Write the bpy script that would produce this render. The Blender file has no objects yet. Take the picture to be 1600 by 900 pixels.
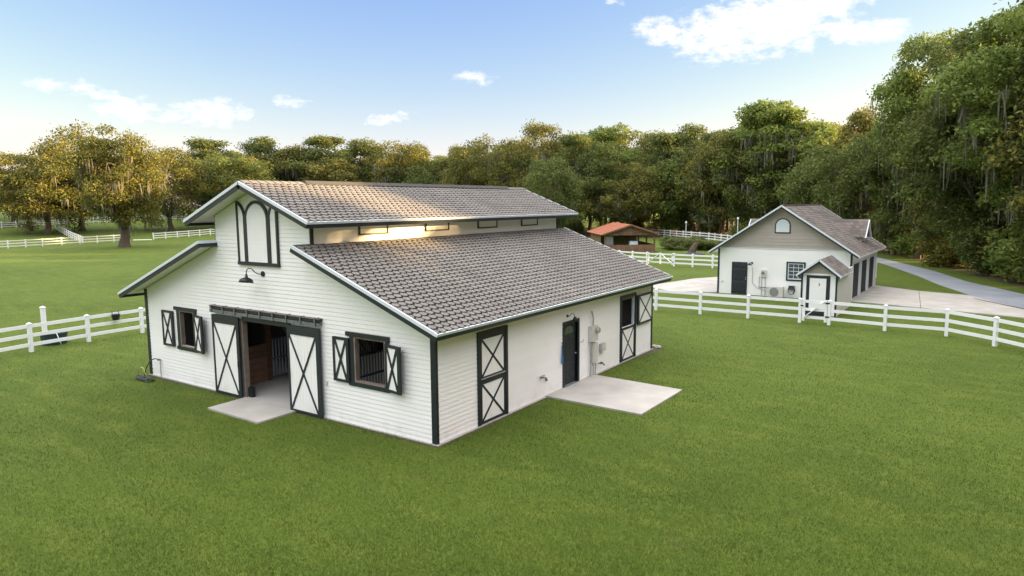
import bpy, bmesh, math, random
import numpy as np
from mathutils import Vector, Matrix
random.seed(7); RNG = np.random.default_rng(11)
SC = bpy.context.scene; COL = SC.collection
R = math.radians

# ------------------------------------------------------------------ camera
CAM = (10.561, -12.234, 5.813); YAW, PITCH, ROLL = -0.5976, 0.1224, -0.00778
cy_, sy_, cp_, sp_ = math.cos(YAW), math.sin(YAW), math.cos(PITCH), math.sin(PITCH)
fw = Vector((sy_*cp_, cy_*cp_, -sp_)); rt = Vector((cy_, -sy_, 0)); up = rt.cross(fw)
cr_, sr_ = math.cos(ROLL), math.sin(ROLL)
r2, u2 = cr_*rt+sr_*up, -sr_*rt+cr_*up
cd = bpy.data.cameras.new("camera"); cam = bpy.data.objects.new("camera", cd); COL.objects.link(cam)
m = Matrix.Identity(4)
for i in range(3):
    m[i][0], m[i][1], m[i][2], m[i][3] = r2[i], u2[i], -fw[i], CAM[i]
cam.matrix_world = m
cd.sensor_width = 36; cd.lens = 1071.15/1600*36; cd.clip_start = .1; cd.clip_end = 6000
SC.camera = cam

# ------------------------------------------------------------------ light
SUN_EL, SUN_AZ = R(8.4), math.atan2(.77, .64)      # azimuth measured from +Y towards +X
SKY_STRENGTH = .15; EXPOSURE = 1.97; CLOUD_FILL = 1.06
sd = Vector((math.sin(SUN_AZ)*math.cos(SUN_EL), math.cos(SUN_AZ)*math.cos(SUN_EL), math.sin(SUN_EL)))
sl = bpy.data.lights.new("sun", 'SUN'); sl.energy = 5.0; sl.angle = R(.53); sl.color = (1, .66, .29)
so = bpy.data.objects.new("sun", sl); COL.objects.link(so); so.location = (60, 0, 60)
so.rotation_euler = sd.to_track_quat('Z', 'Y').to_euler()
W = bpy.data.worlds.new("World"); SC.world = W; W.use_nodes = True
nt = W.node_tree; nt.nodes.clear()
def N(t, **k):
    n = nt.nodes.new(t)
    for a, b in k.items(): setattr(n, a, b)
    return n
def MA(op, a, b=None, c=None):
    n = nt.nodes.new('ShaderNodeMath'); n.operation = op
    for i, v in enumerate((a, b, c)):
        if v is None: continue
        if isinstance(v, (int, float)): n.inputs[i].default_value = v
        else: nt.links.new(v, n.inputs[i])
    return n.outputs[0]
sky = N('ShaderNodeTexSky', sky_type='NISHITA', sun_disc=False, sun_elevation=SUN_EL, sun_rotation=SUN_AZ,
        altitude=0, air_density=1.0, dust_density=.6, ozone_density=2.0)
bg = N('ShaderNodeBackground'); bg.inputs[1].default_value = SKY_STRENGTH
# one tone curve per channel over the whole sky (hazier horizon, softer contrast)
sp3 = N('ShaderNodeSeparateColor'); nt.links.new(sky.outputs[0], sp3.inputs[0]); cb3 = N('ShaderNodeCombineColor')
for i, (k_, g_) in enumerate(((.59, 1.2), (.54, 1.0), (1.38, .15))):
    nt.links.new(MA('MULTIPLY', MA('POWER', sp3.outputs[i], g_), k_), cb3.inputs[i])
nt.links.new(cb3.outputs[0], bg.inputs[0])
# clouds, placed by azimuth and elevation on the sky
tc = N('ShaderNodeTexCoord'); sx = N('ShaderNodeSeparateXYZ'); nt.links.new(tc.outputs['Generated'], sx.inputs[0])
az = MA('ARCTAN2', sx.outputs[0], sx.outputs[1]); el = MA('ARCSINE', sx.outputs[2])
wn = N('ShaderNodeTexNoise'); wn.inputs['Scale'].default_value = 17; wn.inputs['Detail'].default_value = 5; nt.links.new(tc.outputs['Generated'], wn.inputs['Vector'])
ws = N('ShaderNodeSeparateColor'); nt.links.new(wn.outputs[1], ws.inputs[0])
azw = MA('ADD', az, MA('MULTIPLY', MA('SUBTRACT', ws.outputs[0], .5), .085)); elw = MA('ADD', el, MA('MULTIPLY', MA('SUBTRACT', ws.outputs[1], .5), .04))
cb = N('ShaderNodeCombineXYZ'); nt.links.new(az, cb.inputs[0]); nt.links.new(MA('MULTIPLY', el, 2.0), cb.inputs[1])
no = N('ShaderNodeTexNoise'); no.inputs['Scale'].default_value = 52; no.inputs['Detail'].default_value = 9; no.inputs['Roughness'].default_value = .62
nt.links.new(cb.outputs[0], no.inputs['Vector'])
CLOUDS = [(1035, 48, 52, 24), (1130, 50, 85, 46), (1215, 30, 105, 52), (1290, 8, 70, 30), (1345, 50, 68, 24), (735, 120, 34, 9), (600, 183, 36, 10),
          (330, 178, 55, 20), (270, 186, 28, 8), (203, 165, 48, 20), (75, 133, 40, 10), (143, 143, 36, 9), (452, 160, 24, 10), (970, 8, 18, 6)]
msk = None
for ci, (u, v, a, b) in enumerate(CLOUDS):
    d = (fw + r2*((u-800)/1071.15) - u2*((v-450)/1071.15)); dist = d.length; d.normalize()
    a0, e0 = math.atan2(d.x, d.y), math.asin(d.z)
    ra, re = a/1071.15/dist/math.cos(e0)*1.05, b/1071.15/dist*1.05
    t1 = MA('MULTIPLY', MA('SUBTRACT', azw, a0), 1/ra); t2 = MA('MULTIPLY', MA('SUBTRACT', elw, e0), 1/re)
    q = MA('SUBTRACT', 1.0, MA('ADD', MA('MULTIPLY', t1, t1), MA('MULTIPLY', t2, t2)))
    q = MA('MULTIPLY', q, 1.55 if ci < 5 else (1.15 if ci in (7, 9) else .85))
    q = MA('MAXIMUM', q, -1.0)
    msk = q if msk is None else MA('MAXIMUM', msk, q)
dens = MA('ADD', MA('MULTIPLY', msk, .62), MA('MULTIPLY', MA('SUBTRACT', no.outputs[0], .5), 2.7))
dn = N('ShaderNodeMapRange', interpolation_type='SMOOTHSTEP'); nt.links.new(dens, dn.inputs[0])
dn.inputs[1].default_value = -.15; dn.inputs[2].default_value = 1.25
gate = N('ShaderNodeMapRange', interpolation_type='SMOOTHSTEP'); nt.links.new(msk, gate.inputs[0])
gate.inputs[1].default_value = -.9; gate.inputs[2].default_value = .1
cbg = N('ShaderNodeBackground'); cbg.inputs[0].default_value = (1, .965, .93, 1); cbg.inputs[1].default_value = .34
mx = N('ShaderNodeMixShader'); nt.links.new(MA('MULTIPLY', MA('MULTIPLY', dn.outputs[0], gate.outputs[0]), .93), mx.inputs[0])
nt.links.new(bg.outputs[0], mx.inputs[1]); nt.links.new(cbg.outputs[0], mx.inputs[2])
# white cloud added overhead, out of view, to lift the fill light; evenly spread
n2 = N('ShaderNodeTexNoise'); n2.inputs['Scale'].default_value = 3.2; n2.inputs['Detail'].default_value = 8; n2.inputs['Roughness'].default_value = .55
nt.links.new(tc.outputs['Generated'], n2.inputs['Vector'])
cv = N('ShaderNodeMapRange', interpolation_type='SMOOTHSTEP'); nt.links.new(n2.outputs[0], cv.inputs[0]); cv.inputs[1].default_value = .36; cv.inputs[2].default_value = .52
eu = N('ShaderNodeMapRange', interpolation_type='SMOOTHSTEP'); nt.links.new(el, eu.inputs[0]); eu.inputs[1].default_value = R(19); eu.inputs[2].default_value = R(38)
cb2 = N('ShaderNodeBackground'); cb2.inputs[0].default_value = (1, .955, .90, 1); cb2.inputs[1].default_value = CLOUD_FILL
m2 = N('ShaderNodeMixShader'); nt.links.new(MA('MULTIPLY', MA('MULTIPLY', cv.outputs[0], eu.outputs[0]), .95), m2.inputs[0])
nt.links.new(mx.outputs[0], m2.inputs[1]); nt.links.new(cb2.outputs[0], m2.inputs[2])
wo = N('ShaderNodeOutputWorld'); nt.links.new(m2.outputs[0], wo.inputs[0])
SC.view_settings.view_transform = 'Standard'; SC.view_settings.look = 'None'
SC.view_settings.exposure = EXPOSURE; SC.view_settings.gamma = 1
SC.render.engine = 'CYCLES'
SC.cycles.max_bounces = 6; SC.cycles.transparent_max_bounces = 4

# ------------------------------------------------------------------ materials
def mat(name, col, rough=.6, var=.12, scale=3., bump=0., bscale=40., island=False, objrand=False, metal=0., col2=None, aniso=None, irand=.55, patch=0., grime=False, transl=0., spec=.5, fine=0.):
    M = bpy.data.materials.new(name); M.use_nodes = True; n = M.node_tree.nodes; L = M.node_tree.links
    P = n['Principled BSDF']; P.inputs['Roughness'].default_value = rough; P.inputs['Metallic'].default_value = metal
    P.inputs['Specular IOR Level'].default_value = spec
    c2 = col2 or tuple(max(0, c*(1-2*var)) for c in col)
    g = n.new('ShaderNodeNewGeometry'); tcn = n.new('ShaderNodeTexCoord')
    mp = n.new('ShaderNodeMapping'); L.new(tcn.outputs['Object'] if not island else g.outputs['Position'], mp.inputs[0])
    if aniso: mp.inputs['Scale'].default_value = aniso
    ns = n.new('ShaderNodeTexNoise'); ns.inputs['Scale'].default_value = scale; ns.inputs['Detail'].default_value = 6; L.new(mp.outputs[0], ns.inputs['Vector'])
    fac = ns.outputs[0]
    def m_(op, a, b):
        k = n.new('ShaderNodeMath'); k.operation = op
        for i, v in enumerate((a, b)):
            if isinstance(v, (int, float)): k.inputs[i].default_value = v
            else: L.new(v, k.inputs[i])
        return k.outputs[0]
    cen = m_('MULTIPLY', m_('SUBTRACT', fac, .5), 2.2)
    if island: cen = m_('ADD', m_('MULTIPLY', cen, .8), m_('MULTIPLY', m_('SUBTRACT', g.outputs['Random Per Island'], .5), irand))
    if objrand:
        oi = n.new('ShaderNodeObjectInfo'); cen = m_('ADD', m_('MULTIPLY', cen, .8), m_('MULTIPLY', m_('SUBTRACT', oi.outputs['Random'], .5), irand))
    if fine:
        n3 = n.new('ShaderNodeTexNoise'); n3.inputs['Scale'].default_value = scale*18; n3.inputs['Detail'].default_value = 3; L.new(mp.outputs[0], n3.inputs['Vector'])
        cen = m_('ADD', cen, m_('MULTIPLY', m_('SUBTRACT', n3.outputs[0], .5), fine))
    if patch:
        for ps_, pw in ((.13, 1.), (.8, .45)):
            pn = n.new('ShaderNodeTexNoise'); pn.inputs['Scale'].default_value = ps_; pn.inputs['Detail'].default_value = 5; pn.inputs['Roughness'].default_value = .6
            pm = n.new('ShaderNodeMapping'); pm.inputs['Scale'].default_value = (1, 2.2, 1); pm.inputs['Rotation'].default_value = (0, 0, .4); L.new(g.outputs['Position'], pm.inputs[0]); L.new(pm.outputs[0], pn.inputs['Vector'])
            cen = m_('ADD', cen, m_('MULTIPLY', m_('SUBTRACT', pn.outputs[0], .5), patch*pw))
    cen = m_('ADD', cen, .5)
    mix = n.new('ShaderNodeMix'); mix.data_type = 'RGBA'; L.new(cen, mix.inputs[0])
    mix.inputs[6].default_value = (*c2, 1); mix.inputs[7].default_value = (*col, 1)
    mix.clamp_factor = True
    if grime:     # mud splash and algae along the foot of the walls
        sz = n.new('ShaderNodeSeparateXYZ'); L.new(g.outputs['Position'], sz.inputs[0])
        mr = n.new('ShaderNodeMapRange'); mr.interpolation_type = 'SMOOTHSTEP'; L.new(sz.outputs[2], mr.inputs[0]); mr.inputs[1].default_value = .55; mr.inputs[2].default_value = .0
        gn = n.new('ShaderNodeTexNoise'); gn.inputs['Scale'].default_value = 2.2; gn.inputs['Detail'].default_value = 8; gn.inputs['Roughness'].default_value = .7; L.new(g.outputs['Position'], gn.inputs['Vector'])
        gm = n.new('ShaderNodeMapRange'); gm.interpolation_type = 'SMOOTHSTEP'; L.new(gn.outputs[0], gm.inputs[0]); gm.inputs[1].default_value = .42; gm.inputs[2].default_value = .72
        f_ = m_('MULTIPLY', m_('MULTIPLY', mr.outputs[0], gm.outputs[0]), .35)
        st = n.new('ShaderNodeTexNoise'); mp2 = n.new('ShaderNodeMapping'); mp2.inputs['Scale'].default_value = (5, 5, .35); L.new(g.outputs['Position'], mp2.inputs[0]); L.new(mp2.outputs[0], st.inputs['Vector']); st.inputs['Scale'].default_value = 1.5; st.inputs['Detail'].default_value = 5
        sm = n.new('ShaderNodeMapRange'); sm.interpolation_type = 'SMOOTHSTEP'; L.new(st.outputs[0], sm.inputs[0]); sm.inputs[1].default_value = .55; sm.inputs[2].default_value = .8
        f_ = m_('MAXIMUM', f_, m_('MULTIPLY', sm.outputs[0], .04))
        mg = n.new('ShaderNodeMix'); mg.data_type = 'RGBA'; L.new(f_, mg.inputs[0]); L.new(mix.outputs[2], mg.inputs[6]); mg.inputs[7].default_value = (.42, .40, .30, 1); mix = mg
    L.new(mix.outputs[2], P.inputs['Base Color'])
    if bump:
        nb = n.new('ShaderNodeTexNoise'); nb.inputs['Scale'].default_value = bscale; nb.inputs['Detail'].default_value = 4; L.new(mp.outputs[0], nb.inputs['Vector'])
        bp = n.new('ShaderNodeBump'); bp.inputs['Strength'].default_value = bump; bp.inputs['Distance'].default_value = .02
        L.new(nb.outputs[0], bp.inputs['Height']); L.new(bp.outputs[0], P.inputs['Normal'])
    if transl:
        T = n.new('ShaderNodeBsdfTranslucent'); L.new(mix.outputs[2], T.inputs[0])
        ms = n.new('ShaderNodeMixShader'); ms.inputs[0].default_value = transl
        L.new(P.outputs[0], ms.inputs[1]); L.new(T.outputs[0], ms.inputs[2]); L.new(ms.outputs[0], n['Material Output'].inputs[0])
    return M
WHITE = mat('white_paint', (.88, .875, .865), .55, .025, 1.3, .06, 30, objrand=True, grime=True)
TRIMW = mat('white_trim', (.64, .70, .76), .45, .03)  # bluish cast in the colour stands in for reflected sky
SOFFIT = mat('soffit_white', (.82, .81, .79), .6, .04)
DARK = mat('charcoal_trim', (.014, .023, .031), .5, .2, 6, objrand=True)
DOORC = mat('charcoal_door', (.014, .021, .027), .6, .2, 5)
BLACK = mat('black_metal', (.012, .014, .016), .4, .1)
GREYM = mat('grey_metal', (.2, .215, .225), .45, .2, 8, metal=.1)
GALV = mat('galvanised_metal', (.5, .52, .53), .4, .15, 8, metal=.6)
BEIGE = mat('beige_plastic', (.62, .6, .55), .5, .08)
WOOD = mat('old_wood', (.22, .12, .06), .7, .25, 2.5, .3, 25, objrand=True, aniso=(6, 1, 6))
JAMB = mat('raw_pine', (.25, .2, .165), .7, .2, 4, .2, 30)
STALLW = mat('stall_boards', (.36, .21, .12), .65, .3, 3, .2, 25, objrand=True, aniso=(8, 1.5, 8))
SHEDW = mat('stained_boards', (.27, .155, .09), .65, .25, 2, .2, 25, objrand=True)
SHING_O = mat('shingle_tab', (.222, .207, .19), .85, .12, 1.2, .5, 60, objrand=True, col2=(.148, .137, .125), fine=.5, irand=.4)
SHING_S = mat('shingle_tabs', (.222, .207, .19), .85, .12, .5, .5, 60, island=True, col2=(.148, .137, .125), fine=.5, irand=.4)
UNDER = mat('roof_underlay', (.008, .008, .009), .9, .1)
GSH = mat('garage_shingles', (.165, .138, .12), .85, .12, .8, .5, 60, island=True, col2=(.085, .076, .071), irand=1.)
TAN = mat('tan_siding', (.40, .355, .32), .6, .06, 2, objrand=True)
STUCCO = mat('white_stucco', (.86, .86, .85), .7, .04, .8, .25, 60)
CONC = mat('concrete', (.46, .44, .405), .8, .1, 1.1, .2, 50, col2=(.33, .315, .29), fine=.5)
CONCF = mat('barn_floor_concrete', (.46, .45, .43), .7, .1, .6, .1, 50)
ASPH = mat('asphalt_road', (.29, .315, .35), .85, .1, .5, .3, 60, col2=(.2, .225, .26), fine=.5)
VINYL = mat('white_vinyl', (.84, .85, .87), .35, .03, 1, objrand=True)
LITTER = mat('leaf_litter', (.10, .075, .04), .9, .2, .6, .4, 30, col2=(.045, .05, .02), fine=.8)
BARK = mat('oak_bark', (.13, .10, .075), .9, .25, 2.5, .6, 14, aniso=(1, 1, .3))
TANK = mat('dark_green_tank', (.02, .045, .05), .45, .15)
ORANGE = mat('copper_roof', (.52, .20, .11), .5, .15, 1.2, aniso=(1, 1, 1))
BLUE = mat('blue_plastic', (.05, .16, .4), .4, .1)
HOSEG = mat('hose_green', (.02, .035, .035), .4, .1); HOSEY = mat('hose_yellow', (.45, .42, .12), .5, .1)
GLASS = mat('window_glass', (.05, .06, .065), .06, .1, spec=1.)
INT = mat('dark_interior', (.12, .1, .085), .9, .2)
def leafmat(name, a, b, tr=.3):
    return mat(name, a, .6, .2, .35, island=True, col2=b, transl=tr, spec=.25, irand=1.)
LF_OAK = leafmat('oak_leaves', (.26, .235, .045), (.045, .07, .02), .38)
LF_DK = leafmat('dark_leaves', (.18, .205, .05), (.075, .11, .03), .42)
LF_LT = leafmat('light_leaves', (.24, .30, .065), (.10, .15, .033), .45)
LF_GD = leafmat('yellow_green_leaves', (.28, .25, .06), (.13, .14, .035), .45)
MOSS = mat('spanish_moss', (.22, .215, .165), .9, .2, .5, island=True, col2=(.11, .115, .08), transl=.25, spec=.1)
PALM = mat('palm_fronds', (.11, .14, .05), .5, .2, 1, island=True, col2=(.05, .07, .025), transl=.2)
GRASSB = mat('grass_blades', (.132, .186, .026), .6, .2, .45, island=True, col2=(.068, .113, .015), transl=.38, spec=.2, irand=.45, aniso=(1, 2.5, 1), patch=2.4)

# ground material
def groundmat():
    M = bpy.data.materials.new('lawn'); M.use_nodes = True; n = M.node_tree.nodes; L = M.node_tree.links
    P = n['Principled BSDF']; P.inputs['Roughness'].default_value = .9; P.inputs['Specular IOR Level'].default_value = .15
    g = n.new('ShaderNodeNewGeometry')
    def noise(s, d=5, sc=None, rough=.55):
        q = n.new('ShaderNodeTexNoise'); q.inputs['Scale'].default_value = s; q.inputs['Detail'].default_value = d; q.inputs['Roughness'].default_value = rough
        if sc:
            mp = n.new('ShaderNodeMapping'); mp.inputs['Scale'].default_value = sc; mp.inputs['Rotation'].default_value = (0, 0, .35)
            L.new(g.outputs['Position'], mp.inputs[0]); L.new(mp.outputs[0], q.inputs['Vector'])
        else: L.new(g.outputs['Position'], q.inputs['Vector'])
        return q.outputs[0]
    def mixc(f, a, b):
        k = n.new('ShaderNodeMix'); k.data_type = 'RGBA'; L.new(f, k.inputs[0])
        for i, c in ((6, a), (7, b)):
            if isinstance(c, tuple): k.inputs[i].default_value = (*c, 1)
            else: L.new(c, k.inputs[i])
        return k.outputs[2]
    def ramp(v, a, b):
        k = n.new('ShaderNodeMapRange'); k.interpolation_type = 'SMOOTHSTEP'; L.new(v, k.inputs[0]); k.inputs[1].default_value = a; k.inputs[2].default_value = b; return k.outputs[0]
    c = mixc(ramp(noise(.09, 5), .35, .65), (.074, .113, .015), (.10, .147, .021))
    c = mixc(ramp(noise(.5, 6, (1, 3, 1)), .42, .72), c, (.12, .155, .025))
    c = mixc(ramp(noise(1.6, 6), .5, .8), c, (.07, .104, .017))
    c = mixc(ramp(noise(14, 5, None, .7), .45, .75), c, (.058, .088, .015))
    c = mixc(ramp(noise(.21, 8, None, .7), .66, .78), c, (.17, .15, .07))
    L.new(c, P.inputs['Base Color'])
    b = n.new('ShaderNodeBump'); b.inputs['Strength'].default_value = .8; b.inputs['Distance'].default_value = .05
    L.new(noise(26, 4, None, .7), b.inputs['Height']); L.new(b.outputs[0], P.inputs['Normal'])
    return M
LAWN = groundmat()
PALE = mat('pale_panel', (.66, .64, .61), .6, .04); BAR_LIT = mat('lit_bars', (.8, .8, .8), .4, .1); BARM = mat('grey_bars', (.55, .57, .58), .4, .1)  # paler right aisle bars carry the indoor light in their colour

# ------------------------------------------------------------------ mesh helpers
class MB:
    def __init__(s): s.v = []; s.f = []
    def poly(s, pts, faces):
        b = len(s.v); s.v += [tuple(p) for p in pts]; s.f += [tuple(b+i for i in f) for f in faces]; return s
    def hexa(s, p):      # p: bottom 4 (ccw), top 4
        return s.poly(p, [(3, 2, 1, 0), (4, 5, 6, 7), (0, 1, 5, 4), (1, 2, 6, 5), (2, 3, 7, 6), (3, 0, 4, 7)])
    def box(s, x0, y0, z0, x1, y1, z1):
        return s.hexa([(x0, y0, z0), (x1, y0, z0), (x1, y1, z0), (x0, y1, z0), (x0, y0, z1), (x1, y0, z1), (x1, y1, z1), (x0, y1, z1)])
    def prism(s, a, b):  # two matching polygons
        n = len(a); return s.poly(list(a)+list(b), [tuple(range(n-1, -1, -1)), tuple(range(n, 2*n))]+[(i, (i+1) % n, n+(i+1) % n, n+i) for i in range(n)])
    def tube(s, pts, rad, n=8, cap=True):
        pts = [Vector(p) for p in pts]; rad = rad if isinstance(rad, (list, tuple)) else [rad]*len(pts)
        base = len(s.v); prev = None
        for i, p in enumerate(pts):
            t = (pts[min(i+1, len(pts)-1)]-pts[max(i-1, 0)]).normalized()
            a = prev if prev is not None else (Vector((0, 0, 1)) if abs(t.z) < .9 else Vector((1, 0, 0)))
            x = (a - t*a.dot(t)); x = x.normalized() if x.length > 1e-6 else t.orthogonal().normalized(); y = t.cross(x); prev = x
            for k in range(n):
                w = 2*math.pi*k/n; s.v.append(tuple(p+(x*math.cos(w)+y*math.sin(w))*rad[i]))
        for i in range(len(pts)-1):
            for k in range(n):
                a = base+i*n+k; b = base+i*n+(k+1) % n; s.f.append((a, b, b+n, a+n))
        if cap:
            s.f.append(tuple(base+k for k in range(n-1, -1, -1))); s.f.append(tuple(base+(len(pts)-1)*n+k for k in range(n)))
        return s
    def bar(s, a, b, w, h, upv=(0, 0, 1)):
        a, b = Vector(a), Vector(b); t = (b-a).normalized(); x = t.cross(Vector(upv)).normalized()*w/2; y = x.cross(t).normalized()*h/2
        return s.hexa([a-x-y, a+x-y, b+x-y, b-x-y, a-x+y, a+x+y, b+x+y, b-x+y])
    def mesh(s, name, m=None, smooth=False):
        me = bpy.data.meshes.new(name); me.from_pydata([tuple(v) for v in s.v], [], s.f)
        if m: me.materials.append(m)
        bm = bmesh.new(); bm.from_mesh(me); bmesh.ops.recalc_face_normals(bm, faces=bm.faces); bm.to_mesh(me); bm.free()
        if smooth: me.polygons.foreach_set('use_smooth', [True]*len(me.polygons))
        return me
    def build(s, name, m=None, parent=None, smooth=False, loc=None):
        return link(name, s.mesh(name, m, smooth), parent, loc)
def link(name, me, parent=None, loc=None):
    o = bpy.data.objects.new(name, me); COL.objects.link(o)
    if parent: o.parent = parent
    if loc is not None: o.location = loc
    return o
def thing(name, label, cat, loc=(0, 0, 0), rz=0, group=None):
    o = bpy.data.objects.new(name, None); COL.objects.link(o); o.location = loc; o.rotation_euler = (0, 0, rz)
    o.empty_display_size = .3
    return tag(o, label, cat, group)
def tag(o, label, cat, group=None):
    o['label'] = label; o['category'] = cat
    if group: o['group'] = group
    return o
def struct(o): o['kind'] = 'structure'; return o
def npmesh(name, v, quads=None, tris=None, m=None):
    me = bpy.data.meshes.new(name); me.vertices.add(len(v)); me.vertices.foreach_set('co', np.asarray(v, np.float32).ravel())
    k = 4 if quads is not None else 3; f = np.asarray(quads if quads is not None else tris, np.int32)
    me.loops.add(f.size); me.loops.foreach_set('vertex_index', f.ravel()); me.polygons.add(len(f))
    me.polygons.foreach_set('loop_start', np.arange(0, f.size, k, dtype=np.int32))
    me.update(calc_edges=True)
    if m: me.materials.append(m)
    return me
def ss(t): t = min(max(t, 0.), 1.); return t*t*(3-2*t)
def terr(x, y):
    return ss((-x-60)/40.)*ss((math.hypot(x-10.6, y+12.2)-118)/110.)*4.2

# ------------------------------------------------------------------ ground, paving
def ground():
    def axis(lo, hi, a, b, step):
        far = [lo+(a-lo)*i/8 for i in range(8)]; mid = list(np.arange(a, b, step)); return far+mid+[b+(hi-b)*i/8 for i in range(9)]
    xs = axis(-2500, 1500, -320, 60, 6); ys = axis(-1200, 2600, -60, 260, 6)
    v = [(x, y, terr(x, y)) for y in ys for x in xs]; w = len(xs)
    q = [(j*w+i, j*w+i+1, (j+1)*w+i+1, (j+1)*w+i) for j in range(len(ys)-1) for i in range(w-1)]
    o = link('lawn', npmesh('lawn', v, quads=q, m=LAWN)); o.data.polygons.foreach_set('use_smooth', [True]*len(q)); return struct(o)
ground()
def sheet(name, pts, m, z=.004, t=.0):
    b = MB()
    if t: b.prism([(x, y, z-t) for x, y in pts], [(x, y, z) for x, y in pts])
    else: b.poly([(x, y, z) for x, y in pts], [tuple(range(len(pts)))])
    return struct(b.build(name, m))
sheet('barn_apron', [(-7.5, -1.32), (-5.1, -1.38), (-5.1, -.03), (-7.55, -.03)], CONC, .05, .12)
sheet('side_patio', [(.03, 4.98), (3.2, 4.85), (3.25, 7.85), (.03, 8.08)], CONC, .05, .12)
sheet('soil_edge', [(.0, -.1), (.16, -.12), (.2, 2.1), (.13, 3.4), (.19, 4.97), (.0, 4.97)], LITTER, .006)
sheet('soil_edge', [(.0, 8.1), (.2, 8.1), (.14, 9.6), (.22, 11.4), (.45, 13.3), (.0, 13.5)], LITTER, .006)
sheet('soil_edge', [(-13.1, -.02), (-13.1, -.12), (-11.5, -.22), (-9.9, -.16), (-7.6, -.2), (-7.6, -.02)], LITTER, .006)
sheet('soil_edge', [(-5.1, -.02), (-5.1, -.2), (-3.0, -.13), (-1.2, -.2), (.1, -.14), (.1, -.02)], LITTER, .006)
# road strip as a quad strip
far = [(-6, 84), (2, 67.7), (4.2, 62.6), (7.8, 53.9), (10, 46.8), (13.2, 40.2), (17, 33), (22, 24), (30, 12), (44, -6)]
near = [(-5.2, 81), (1.9, 63.5), (3.9, 58), (6.9, 49), (8.5, 43.3), (10.4, 38.0), (13.6, 31.6), (18.8, 22), (26.8, 9.5), (40, -9)]
b = MB(); b.poly([(x, y, .008) for x, y in far]+[(x, y, .008) for x, y in near], [(i, i+1, i+11, i+10) for i in range(9)])
struct(b.build('driveway_road', ASPH))
# concrete yard in panels with recessed joints
def yard(name, quads):
    base = None
    for k, q in enumerate(quads):
        c = Vector((sum(p[0] for p in q)/len(q), sum(p[1] for p in q)/len(q)))
        q2 = [(c.x+(p[0]-c.x)*(1-.03/max(.1, (Vector(p)-c).length)), c.y+(p[1]-c.y)*(1-.03/max(.1, (Vector(p)-c).length))) for p in q]
        b = MB(); b.prism([(x, y, -.05) for x, y in q2], [(x, y, .05) for x, y in q2])
        o = b.build(name if base is None else 'concrete_panel', CONC)
        if base is None: base = struct(o)
        else: o.parent = base
yard('concrete_yard', [[(4.5, 31.4), (8.2, 30.6), (7.6, 38.6), (4.75, 40.6)], [(8.2, 30.6), (12.7, 29.5), (13.4, 31.7), (10.3, 37.8), (7.6, 38.6)],
     [(12.7, 29.5), (17.5, 21.5), (18.6, 22.1), (13.4, 31.7)]])
b = MB(); b.poly([(10.5, 36.2, .053), (12.9, 32.5, .053), (15.2, 28.6, .053), (15.36, 28.68, .053), (13.06, 32.6, .053), (10.6, 36.25, .053)], [(0, 1, 4, 5), (1, 2, 3, 4)]); struct(b.build('drain_channel', BLACK))
yard('garage_side_slab', [[(-8.5, 32.3), (-5.9, 30.4), (-3.25, 31.5), (-3.25, 35.5), (-7.8, 35.5)], [(-7.8, 35.5), (-3.25, 35.5), (-3.2, 40.4), (-6.1, 40.4), (-7.2, 38.6)]])
lit = [(22, 28.5), (17.5, 36), (14.0, 42.6), (10.9, 50.3), (8.8, 57), (5.6, 66), (2.6, 73.5), (-3.5, 84), (-12, 91.5), (-24, 96), (-40, 93), (-50, 98), (-60, 108), (-80, 122), (-100, 128), (-125, 118), (-140, 112), (-152, 98), (-168, 84), (-320, 120), (-200, 420), (300, 420), (400, 60), (200, -160), (46, -60), (42, 4)]
b = MB(); b.poly([(x, y, .004) for x, y in lit], [tuple(range(len(lit)))]); struct(b.build('forest_floor', LITTER))

# ------------------------------------------------------------------ wall frames and generic parts
class Fr:
    def __init__(s, O, U, Nn): s.O, s.U, s.N = Vector(O), Vector(U).normalized(), Vector(Nn).normalized()
    def __call__(s, u, z, o=0): return s.O+s.U*u+s.N*o+Vector((0, 0, z))
def fbox(b, F, u0, u1, z0, z1, o0, o1):
    return b.hexa([F(u0, z0, o0), F(u1, z0, o0), F(u1, z0, o1), F(u0, z0, o1), F(u0, z1, o0), F(u1, z1, o0), F(u1, z1, o1), F(u0, z1, o1)])
def fbar(b, F, p, q, w, o0, o1):
    d = Vector((q[0]-p[0], q[1]-p[1])).normalized(); n = Vector((-d.y, d.x))*w/2
    c = [(p[0]-n.x, p[1]-n.y), (q[0]-n.x, q[1]-n.y), (q[0]+n.x, q[1]+n.y), (p[0]+n.x, p[1]+n.y)]
    return b.prism([F(a, z, o0) for a, z in c], [F(a, z, o1) for a, z in c])
class Prof:          # wall outline: segments (u0, z0, u1, z1) along u
    def __init__(s, segs): s.s = segs
    def top(s, u):
        return max(a[1]+(a[3]-a[1])*(u-a[0])/(a[2]-a[0]) for a in s.s if a[0]-1e-9 <= u <= a[2]+1e-9)
    def span(s, z):
        lo, hi = None, None
        for u0, z0, u1, z1 in s.s:
            if max(z0, z1) < z: continue
            a, b = u0, u1
            if z0 < z: a = u0+(u1-u0)*(z-z0)/(z1-z0)
            if z1 < z: b = u0+(u1-u0)*(z-z0)/(z1-z0)
            lo = a if lo is None else min(lo, a); hi = b if hi is None else max(hi, b)
        return lo, hi
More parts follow.
